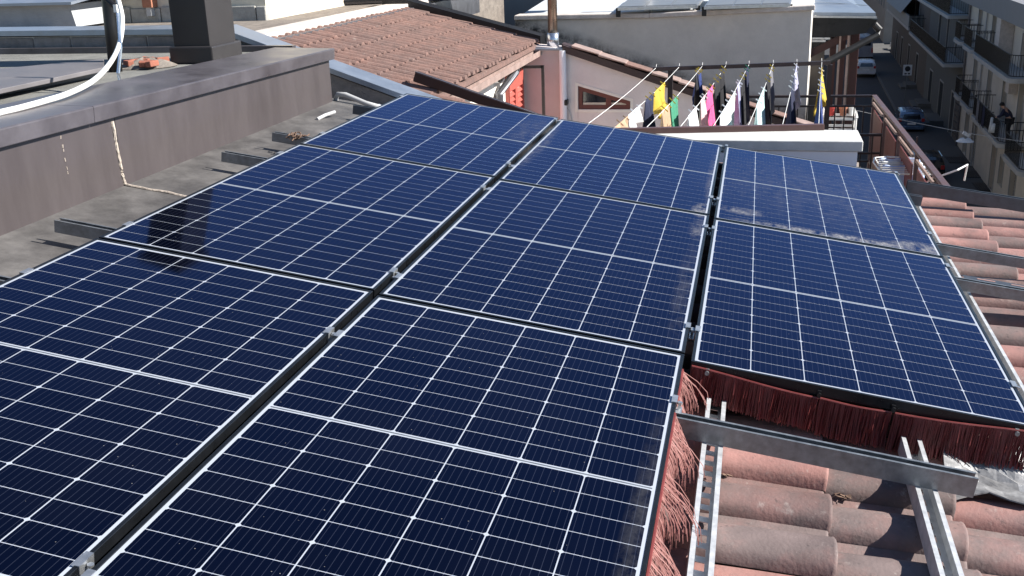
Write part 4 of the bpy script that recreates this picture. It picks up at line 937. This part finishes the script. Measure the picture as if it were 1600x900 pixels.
# ================================================================== houses across the street
def fbox(mb, s0, s1, z0, z1, d0, d1): return mb.prism([fac(s0, z0, d0), fac(s1, z0, d0), fac(s1, z0, d1), fac(s0, z0, d1)], (0, 0, z1 - z0))
def house(name, lab, s0, s1, ztop, m, holes, depth=9):
    """wall with real openings; holes: (s0, s1, z0, z1, material of the leaf)"""
    t = thing(name, lab, 'house', fac((s0 + s1) / 2, ZS, -2), 'houses across the street')
    S = sorted({s0, s1} | {h[0] for h in holes} | {h[1] for h in holes}); Zs = sorted({ZS, ztop} | {h[2] for h in holes} | {h[3] for h in holes})
    mb = MB()
    for a, b in zip(S[:-1], S[1:]):
        for c, d in zip(Zs[:-1], Zs[1:]):
            if any(h[0] <= a and b <= h[1] and h[2] <= c and d <= h[3] for h in holes): continue
            mb.quad(fac(a, c), fac(b, c), fac(b, d), fac(a, d))
    for (a, b, c, d, *_) in holes:
        for q in ((fac(a, c), fac(a, c, -.3), fac(a, d, -.3), fac(a, d)), (fac(b, c), fac(b, c, -.3), fac(b, d, -.3), fac(b, d)), (fac(a, d), fac(b, d), fac(b, d, -.3), fac(a, d, -.3)), (fac(a, c), fac(b, c), fac(b, c, -.3), fac(a, c, -.3))): mb.quad(*q)
    mb.quad(fac(s0, ZS), fac(s0, ZS, -depth), fac(s0, ztop, -depth), fac(s0, ztop)); mb.quad(fac(s1, ZS), fac(s1, ZS, -depth), fac(s1, ztop, -depth), fac(s1, ztop)); mb.quad(fac(s0, ZS, -depth), fac(s1, ZS, -depth), fac(s1, ztop, -depth), fac(s0, ztop, -depth))
    wb(mb, 'wall', m, t)
    wb(fbox(MB(), s0 - .01, s1 + .01, ztop, ztop + .15, -depth, .02), 'roof', 'slab', t)
    for (a, b, c, d, mm) in holes:
        w = wb(fbox(MB(), a, b, c, d, -.3, -.2), 'door' if d - c > 1.9 else 'window', mm, t)
        fr = MB(); fbox(fr, a - .08, a, c, d + .1, .0, .04); fbox(fr, b, b + .08, c, d + .1, .0, .04); fbox(fr, a, b, d, d + .1, .0, .04)
        fr.build('surround', 'slab', w)
        if mm.startswith('shutter'):
            sl_ = MB()
            for k in range(int((d - c) / .16)): fbox(sl_, a + .08, b - .08, c + .06 + k * .16, c + .12 + k * .16, -.2, -.175)
            sl_.build('louvre', mm, w)
    return t
def balcony(t, s0, s1, z, dep=1.05, rnd=.5, solid=False, h=1.0, m='slab', rail='iron'):
    n = 6; out = [(s0, 0)]
    for k in range(n + 1): a = math.pi / 2 * k / n; out.append((s0 + rnd - rnd * math.cos(a), dep - rnd + rnd * math.sin(a)))
    for k in range(n + 1): a = math.pi / 2 * k / n; out.append((s1 - rnd + rnd * math.sin(a), dep - rnd + rnd * math.cos(a)))
    out.append((s1, 0))
    b = wb(MB().prism([fac(s, z - .2, d) for s, d in out], (0, 0, .2)), 'balcony', m, t)
    def ins(s, d, k=.06): return (min(max(s, s0 + k), s1 - k), max(d - k, 0))
    P = [ins(*q) for q in out]; rm = MB()
    if solid:
        pm = MB()
        for a, c in zip(P[:-1], P[1:]): pm.prism([fac(a[0], z, a[1]), fac(c[0], z, c[1]), fac(c[0], z + h - .06, c[1]), fac(a[0], z + h - .06, a[1])], FN * .03)
        pm.build('balcony_panel', 'awning', b)
    for zz in (z + h, z + .1): rm.tube([fac(s, zz, d) for s, d in P], .022, 6)
    if not solid:
        for a, c in zip(P[:-1], P[1:]):
            L = math.hypot(c[0] - a[0], c[1] - a[1]); k = max(1, int(L / .13))
            for i in range(k): u = i / k; q = (a[0] + (c[0] - a[0]) * u, a[1] + (c[1] - a[1]) * u); rm.box(-.009, .009, -.009, .009, 0, h - .1, Matrix.Translation(fac(q[0], z + .1, q[1])))
    rm.build('railing', rail, b); return b
def sx(x, y, d=0): return fpx(x, y, d)[0]
zU = fpx(1580, 128, 1.05)[1] + .1; zL = fpx(1575, 243, 1.05)[1] + .1
def dr(x, y, z, m='shutter_dark', w=1.1, h=2.45): s = sx(x, y); return (s - w / 2, s + w / 2, z + .02, z + h, m)
H1 = [dr(1531, 40, zU), dr(1553, 50, zU), dr(1579, 65, zU), dr(1601, 70, zU, 'shutter_dark', 1.0, 1.6), dr(1523, 120, zL), dr(1545, 140, zL), dr(1569, 155, zL), dr(1594, 170, zL),
      dr(1552, 255, ZS + .14, 'shutter_brown', 1.2, 2.3), dr(1566, 255, ZS + .9, 'shutter_dark', 1.0, 1.4), dr(1521, 225, ZS + .14, 'shutter_dark', 1.5, 2.4), dr(1585, 265, ZS + .14, 'shutter_dark', 1.3, 2.4), dr(1510, 205, ZS + .14, 'shutter_dark', 1.2, 2.4)]
h1 = house('cream_house', 'cream house with curved balconies across the street', sx(1513, 60) - 38, sx(1513, 60), -3.35, 'facade_cream', H1)
wb(fbox(MB(), sx(1513, 60) - 38, sx(1513, 60) + .15, -3.34, -2.35, -9, .75), 'cornice', 'band', h1)
sE = sx(1513, 60)
wb(MB().tube([fac(sE - .25, -3.4, .1), fac(sE - .25, ZS, .1)], .07, 8), 'downpipe', 'grey_metal', h1)
wb(MB().tube([fac(sx(1541, 60), -3.4, .08), fac(sx(1541, 60), ZS, .08)], .05, 8), 'downpipe', 'conduit', h1)
balcony(h1, sx(1527, 90) - .2, sx(1513, 80) - .6, zU); balcony(h1, sx(1548, 100), sx(1530, 90) - .2, zU, 1.05); balcony(h1, sx(1620, 130), sx(1552, 105), zU, 1.15)
balcony(h1, sx(1524, 180), sx(1512, 170) - .5, zL, 1.0); balcony(h1, sx(1543, 200), sx(1526, 185), zL, 1.05); balcony(h1, sx(1600, 250), sx(1549, 210), zL, 1.15); balcony(h1, sx(1640, 260), sx(1604, 250), zL - .25, 1.1, .6)
cb0 = fpx(1566, 80, .35); wb(fbox(MB(), cb0[0] - .55, cb0[0] + .55, zU, zU + 2.35, .02, .65), 'cabinet', 'white_concrete', h1)
p = fpx(1577, 135, .3); wb(fbox(MB(), p[0] - .45, p[0] + .45, p[1] - .3, p[1] + .3, .02, .4), 'air_conditioner', 'white_concrete', h1)
z2U = fpx(1490, 32, 1.2)[1] + .1; z2L = fpx(1485, 113, 1.2)[1] + .1; s2e = sE + 20
H2 = [dr(1481, 55, z2L + .0, 'shutter_brown', 1.0, 2.2), dr(1468, 50, z2L, 'shutter_dark', 1.4, 2.3), dr(1496, 55, z2L, 'facade_pale', .9, 2.2), dr(1470, 150, ZS + .14, 'shutter_dark', 2.0, 2.6), dr(1489, 160, ZS + .14, 'shutter_brown', 1.6, 2.7), dr(1455, 120, ZS + .14, 'shutter_dark', 1.8, 2.6), dr(1475, 5, z2U, 'shutter_dark', 1.2, 2.0)]
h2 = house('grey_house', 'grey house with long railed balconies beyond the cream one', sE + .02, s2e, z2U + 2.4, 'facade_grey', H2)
balcony(h2, sE + .4, sx(1450, 12), z2U, 1.25, .15); balcony(h2, sE + .4, sx(1443, 75), z2L, 1.25, .15, rail='iron')
for k in range(10):
    z = ZS + .3 + k * .38; wb(fbox(MB(), sE + .05, sE + 2.0, z, z + .30, .0, .10), 'stone_course', 'facade_brown', h2)
s3e = sx(1393, 60)
z3 = fpx(1425, 52, 1.2)[1] + .1
H3 = [dr(x, y, ZS + .14, 'shutter_dark', 1.6, 2.7) for x, y in ((1433, 95), (1420, 85), (1409, 75), (1401, 70))] + [dr(1432, 35, z3, 'shutter_dark', 3.4, 2.6), dr(1418, 25, z3, 'shutter_brown', 1.0, 2.3), dr(1407, 20, z3, 'facade_pale', 1.2, 2.3)]
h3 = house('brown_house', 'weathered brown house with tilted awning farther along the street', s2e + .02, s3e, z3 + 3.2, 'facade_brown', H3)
balcony(h3, sx(1440, 70), sx(1402, 50), z3, 1.2, .15, True)
a0, a1 = fac(sx(1437, 20), z3 + 2.9, .05), fac(sx(1410, 10), z3 + 2.9, .05)
wb(MB().prism([a0, a1, a1 + FN * 1.5 + Vector((0, 0, -2.0)), a0 + FN * 1.5 + Vector((0, 0, -2.0))], (0, 0, .04)), 'awning', 'awning', h3)
h4 = house('pale_house', 'pale house past the side street at the far end', s3e + 11, s3e + 60, -4.5, 'facade_pale', [(s3e + 13 + 4 * k, s3e + 14.2 + 4 * k, -8.4, -6.2, 'shutter_dark') for k in range(6)])
t = thing('end_house', 'cream block closing the view at the end of the street', 'house', fac(s3e + 70, ZS, 4)); wb(fbox(MB(), s3e + 66, s3e + 80, ZS, 4, -30, 22), 'wall', 'facade_pale', t)
for k in range(8): wb(fbox(MB(), s3e + 65.9, s3e + 66.02, -8 + (k // 4) * 3.4, -5.8 + (k // 4) * 3.4, 1 + (k % 4) * 2.2, 2.1 + (k % 4) * 2.2), 'window', 'shutter_dark', t)
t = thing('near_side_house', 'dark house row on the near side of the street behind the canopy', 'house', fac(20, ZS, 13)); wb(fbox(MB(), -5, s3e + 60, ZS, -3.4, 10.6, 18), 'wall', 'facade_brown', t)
# doorsteps on the pavement
for i, (x, y, w) in enumerate(((1470, 178, 3.6), (1452, 150, 3.0), (1430, 135, 2.6))):
    s, _ = fpx(x, y); o = fbox(MB(), s - w / 2, s + w / 2, ZS + .12, ZS + .30, .0, 1.3).build('doorstep', 'kerb', bevel=.02); fbox(MB(), s - w / 2 + .1, s + w / 2 - .1, ZS + .30, ZS + .44, .0, .9).build('upper_step', 'kerb', o, bevel=.02)
    tag(o, ['wide low doorstep in front of the grey house, nearest', 'low doorstep in front of the grey house, second along', 'low doorstep near the traffic sign'][i], 'step', 'doorsteps along the far pavement')

# ================================================================== person on the balcony
sp_, zp_ = fpx(1567, 232, .7)
base = fac(sp_, zL, .55)
def skin(name, V, E, rad, m, parent=None, sub=2):
    me = bpy.data.meshes.new(name); me.from_pydata(V, E, []); me.materials.append(MATS[m]); o = bpy.data.objects.new(name, me); col.objects.link(o)
    md = o.modifiers.new('skin', 'SKIN'); sv = me.skin_vertices[0].data
    for i, r in enumerate(rad): sv[i].radius = (r, r)
    sv[0].use_root = True; md.use_smooth_shade = True; s = o.modifiers.new('sub', 'SUBSURF'); s.levels = sub; s.render_levels = sub
    if parent: o.parent = parent
    return o
# facing -X (towards the street), bent forward over the rail; local: x forward, y left, z up
V = [(0, 0, .92), (.06, 0, 1.12), (.20, 0, 1.34), (.30, 0, 1.44), (.36, 0, 1.50), (.43, 0, 1.56),
     (.0, .10, .88), (.03, .11, .48), (-.02, .12, .08), (.12, .13, .04), (0, -.10, .88), (.05, -.11, .48), (.0, -.12, .08), (.14, -.13, .04),
     (.24, .19, 1.36), (.34, .24, 1.10), (.52, .18, 1.02), (.60, .16, 1.00), (.24, -.19, 1.36), (.34, -.24, 1.10), (.52, -.18, 1.02), (.60, -.16, 1.00)]
Ed = [(0, 1), (1, 2), (2, 3), (3, 4), (4, 5), (0, 6), (6, 7), (7, 8), (8, 9), (0, 10), (10, 11), (11, 12), (12, 13), (2, 14), (14, 15), (15, 16), (16, 17), (2, 18), (18, 19), (19, 20), (20, 21)]
rad = [.15, .15, .17, .07, .075, .105, .095, .07, .045, .04, .095, .07, .045, .04, .075, .055, .045, .04, .075, .055, .045, .04]
o = skin('person', V, Ed, rad, 'skin'); o.location = base; o.rotation_euler = (0, 0, math.pi - .5)
tag(o, 'person in a dark navy jacket leaning on the lower balcony railing', 'person')
skin('jacket', [V[i] for i in (0, 1, 2, 14, 15, 16, 18, 19, 20)], [(0, 1), (1, 2), (2, 3), (3, 4), (4, 5), (2, 6), (6, 7), (7, 8)], [.17, .175, .19, .09, .07, .058, .09, .07, .058], 'jacket', o)
skin('trousers', [V[i] for i in (0, 6, 7, 8, 10, 11, 12)], [(0, 1), (1, 2), (2, 3), (0, 4), (4, 5), (5, 6)], [.165, .11, .085, .065, .11, .085, .065], 'trousers', o)
MB().grid(lambda u, v: (.41 + .118 * math.sin(v * 1.9) * math.cos(u * 6.283), .118 * math.sin(v * 1.9) * math.sin(u * 6.283), 1.575 + .122 * math.cos(v * 1.9)), 14, 7).build('hair', 'hair', o, smooth=True)
bgp = fac(sp_ + .35, zL + .55, 1.12); ob = MB().tube([bgp + Vector((0, 0, -.28)), bgp + Vector((0, 0, -.1)), bgp, bgp + Vector((0, 0, .12))], .16, 10, True, .08).build('white_bag', 'cl_white_cloth', smooth=True); tag(ob, 'white bag hanging on the balcony rail beside the person', 'bag')
bgp = fac(sp_ + 1.0, zL + .45, 1.12); ob = MB().tube([bgp + Vector((0, 0, -.3)), bgp + Vector((0, 0, 0)), bgp + Vector((0, 0, .4))], .13, 10, True, .07).build('pale_towel', 'cl_white_cloth', smooth=True); tag(ob, 'pale rolled towel hanging on the balcony rail left of the person', 'towel')
sq = sx(1532, 205, 1.1)
for i, m_ in enumerate(('cl_navy', 'cl_black_cloth', 'cl_grey_cloth')):
    def fn(u, v): p = fac(sq - .8 + i * .9 + u * .8, zL + 1.0 - v * 1.1, 1.12 + .03 * math.sin(u * 12)); return p
    tag(MB().grid(fn, 8, 6).build('blanket', m_, solid=.01), ['navy blanket over the balcony rail nearest the person', 'black blanket over the balcony rail, middle one', 'grey cloth over the balcony rail, leftmost'][i], 'blanket', 'blankets on the lower balcony rail')

# ================================================================== street lamp on a wire, traffic sign
s_, z_ = fpx(1508, 219, 3.2); lpz = fac(s_, z_, 3.2)
t = thing('hanging_lamp', 'white disc street lamp hung on a wire across the street', 'street lamp', lpz)
wb(MB().tube([lpz + Vector((0, 0, -.05)), lpz + Vector((0, 0, .0)), lpz + Vector((0, 0, .07))], .36, 20, True, .2), 'shade', 'sign_white', t)
wb(MB().tube([lpz + Vector((0, 0, .07)), lpz + Vector((0, 0, .28))], .05, 8), 'stem', 'galv', t); wb(MB().box(-.25, .05, -.06, .06, .16, .3, Matrix.Translation(lpz) @ Matrix.Rotation(.5, 4, 'Y')), 'ballast_box', 'sign_white', t)
a, b = fac(s_ - 4, z_ + .55, 0), fac(s_ + 6, z_ + 1.0, 10.6); m = lpz + Vector((0, 0, .3))
wb(MB().tube([a, a.lerp(m, .5) - Vector((0, 0, .05)), m, m.lerp(b, .5) - Vector((0, 0, .05)), b], .012, 5), 'wire', 'conduit', t)
sb = onZ(1413, 166, ZS + .12); t = thing('traffic_sign', 'small white traffic sign with black disc on a pole by the kerb', 'sign', sb); top = onY(1413, 103, sb.y)
wb(MB().tube([sb, (sb.x, sb.y, top.z + .1)], .03, 8), 'pole', 'galv', t)
w2 = .32; cz = onY(1413, 109, sb.y).z; pl_ = wb(MB().box(sb.x - w2, sb.x + w2, sb.y - .06, sb.y - .035, cz - .42, cz + .38), 'plate', 'sign_white', t)
MB().tube([(sb.x, sb.y - .075, cz + .08), (sb.x, sb.y - .062, cz + .08)], .2, 18).build('black_disc', 'sign_black', pl_); MB().box(sb.x - .2, sb.x - .04, sb.y - .068, sb.y - .0605, cz - .34, cz - .24).box(sb.x + .04, sb.x + .2, sb.y - .068, sb.y - .0605, cz - .34, cz - .24).build('small_marks', 'sign_black', pl_)

# ================================================================== cars
def car(name, lab, loc, rz, paint, L=4.0, Wd=1.74, H=1.48, van=False, cat='car'):
    t = thing(name, lab, cat, loc, 'vehicles in the street'); t.rotation_euler = (0, 0, rz)
    if not van: prof = [(-.5, .28, 1), (-.5, .62, 1), (-.485, .86, .99), (-.40, .95, .97), (-.30, .99, .95), (-.16, 1.0, .93), (.02, 1.0, .93), (.14, .96, .93), (.26, .66, .98), (.44, .58, .96), (.5, .40, .93), (.5, .22, .93)]
    else: prof = [(-.5, .18, 1), (-.5, .96, .97), (-.48, 1.0, .95), (.22, 1.0, .95), (.30, .95, .95), (.40, .58, .97), (.48, .50, .97), (.5, .2, .96)]
    def body(zf, wf0, wf1):
        b = MB(); n = 9; rows = []
        for i in range(n):
            v = -1 + 2 * i / (n - 1); edge = abs(v) ** 4
            row = []
            for (x, z, w) in prof:
                inset = .16 if z > .64 else 0
                half = Wd / 2 * (1 - inset * (z - .64) / .36 if z > .64 else 1) * w
                row.append((x * L, v * half, (z - (.03 * edge if z > .5 else 0)) * H))
            rows.append(row)
        k = len(prof)
        for r in rows: b.v += r
        for i in range(n - 1):
            for j in range(k - 1): a = i * k + j; b.f.append((a, a + 1, a + k + 1, a + k))
        b.f.append(tuple(range(k))); b.f.append(tuple((n - 1) * k + i for i in range(k - 1, -1, -1))); 
        return b
    bo = body(1, 1, 1).build('body', paint, t, smooth=False); md = bo.modifiers.new('b', 'BEVEL'); md.width = .04; md.segments = 2
    if not van:
        MB().prism([(-.503 * L, -.58, .66 * H), (-.503 * L, .58, .66 * H), (-.478 * L, .5, .88 * H), (-.478 * L, -.5, .88 * H)], (-.012, 0, .0)).build('rear_window', 'glass_dark', t)
        MB().prism([(.265 * L, -.60, .67 * H), (.265 * L, .60, .67 * H), (.15 * L, .52, .94 * H), (.15 * L, -.52, .94 * H)], (.03, 0, .03)).build('windscreen', 'glass_dark', t)
        for s in (-1, 1):
            MB().prism([(-.36 * L, s * .805, .68 * H), (.20 * L, s * .805, .68 * H), (.10 * L, s * .735, .92 * H), (-.28 * L, s * .735, .92 * H)], (0, s * .03, .012)).build('side_window', 'glass_dark', t)
            MB().box(-.507 * L, -.49 * L, s * .72 - .1, s * .72 + .1, .55 * H, .70 * H).build('tail_light', 'lamp_red', t, bevel=.02)
            MB().box(.47 * L, .498 * L, s * .6 - .14, s * .6 + .14, .44 * H, .52 * H).build('headlight', 'sign_white', t, bevel=.02)
        MB().box(-.515 * L, -.5 * L, -.26, .26, .42 * H, .50 * H).build('number_plate', 'sign_white', t); MB().box(-.52 * L, -.47 * L, -.8, .8, .20 * H, .36 * H).build('bumper', paint, t, bevel=.04)
    else:
        for s in (-1, 1):
            MB().box(-.507 * L, -.49 * L, s * .36 - .30, s * .36 + .30, .64 * H, .86 * H).build('rear_window', 'glass_dark', t); MB().box(-.508 * L, -.49 * L, s * .84 - .07, s * .84 + .07, .35 * H, .55 * H).build('tail_light', 'lamp_red', t)
    for x in (-.31, .31):
        for s in (-1, 1):
            w = MB().tube([(x * L, s * (Wd / 2 - .19), .31), (x * L, s * (Wd / 2 + .005), .31)], .31, 18).build('wheel', 'tyre', t); MB().tube([(x * L, s * (Wd / 2), .31), (x * L, s * (Wd / 2 + .012), .31)], .19, 14).build('rim', 'alu', w)
    return t
rz = math.pi / 2 - .033
c = onZ(1354, 121, ZS); car('parked_car', 'white hatchback parked in the shaded street', c + Vector((0, 2, 0)), rz, 'car_white')
c = onZ(1354, 104, ZS); car('parked_van', 'tall blue grey van parked in front of the white hatchback', c + Vector((.1, 7, 0)), rz, 'van_grey', 5.2, 2.0, 2.5, True, 'van')
c = onZ(1414, 205, ZS); car('parked_car', 'pale blue car half hidden behind the brown railing', c + Vector((.3, 1.0, 0)), rz, 'car_blue')
c = onZ(1442, 275, ZS); car('parked_car', 'black car in the street just below the railing', c + Vector((.0, 0, 0)), rz, 'car_dark')
c = onZ(1412, 84, ZS); car('parked_car', 'sunlit white car at the far side street', c + Vector((.6, 3, 0)), rz + .5, 'car_white')
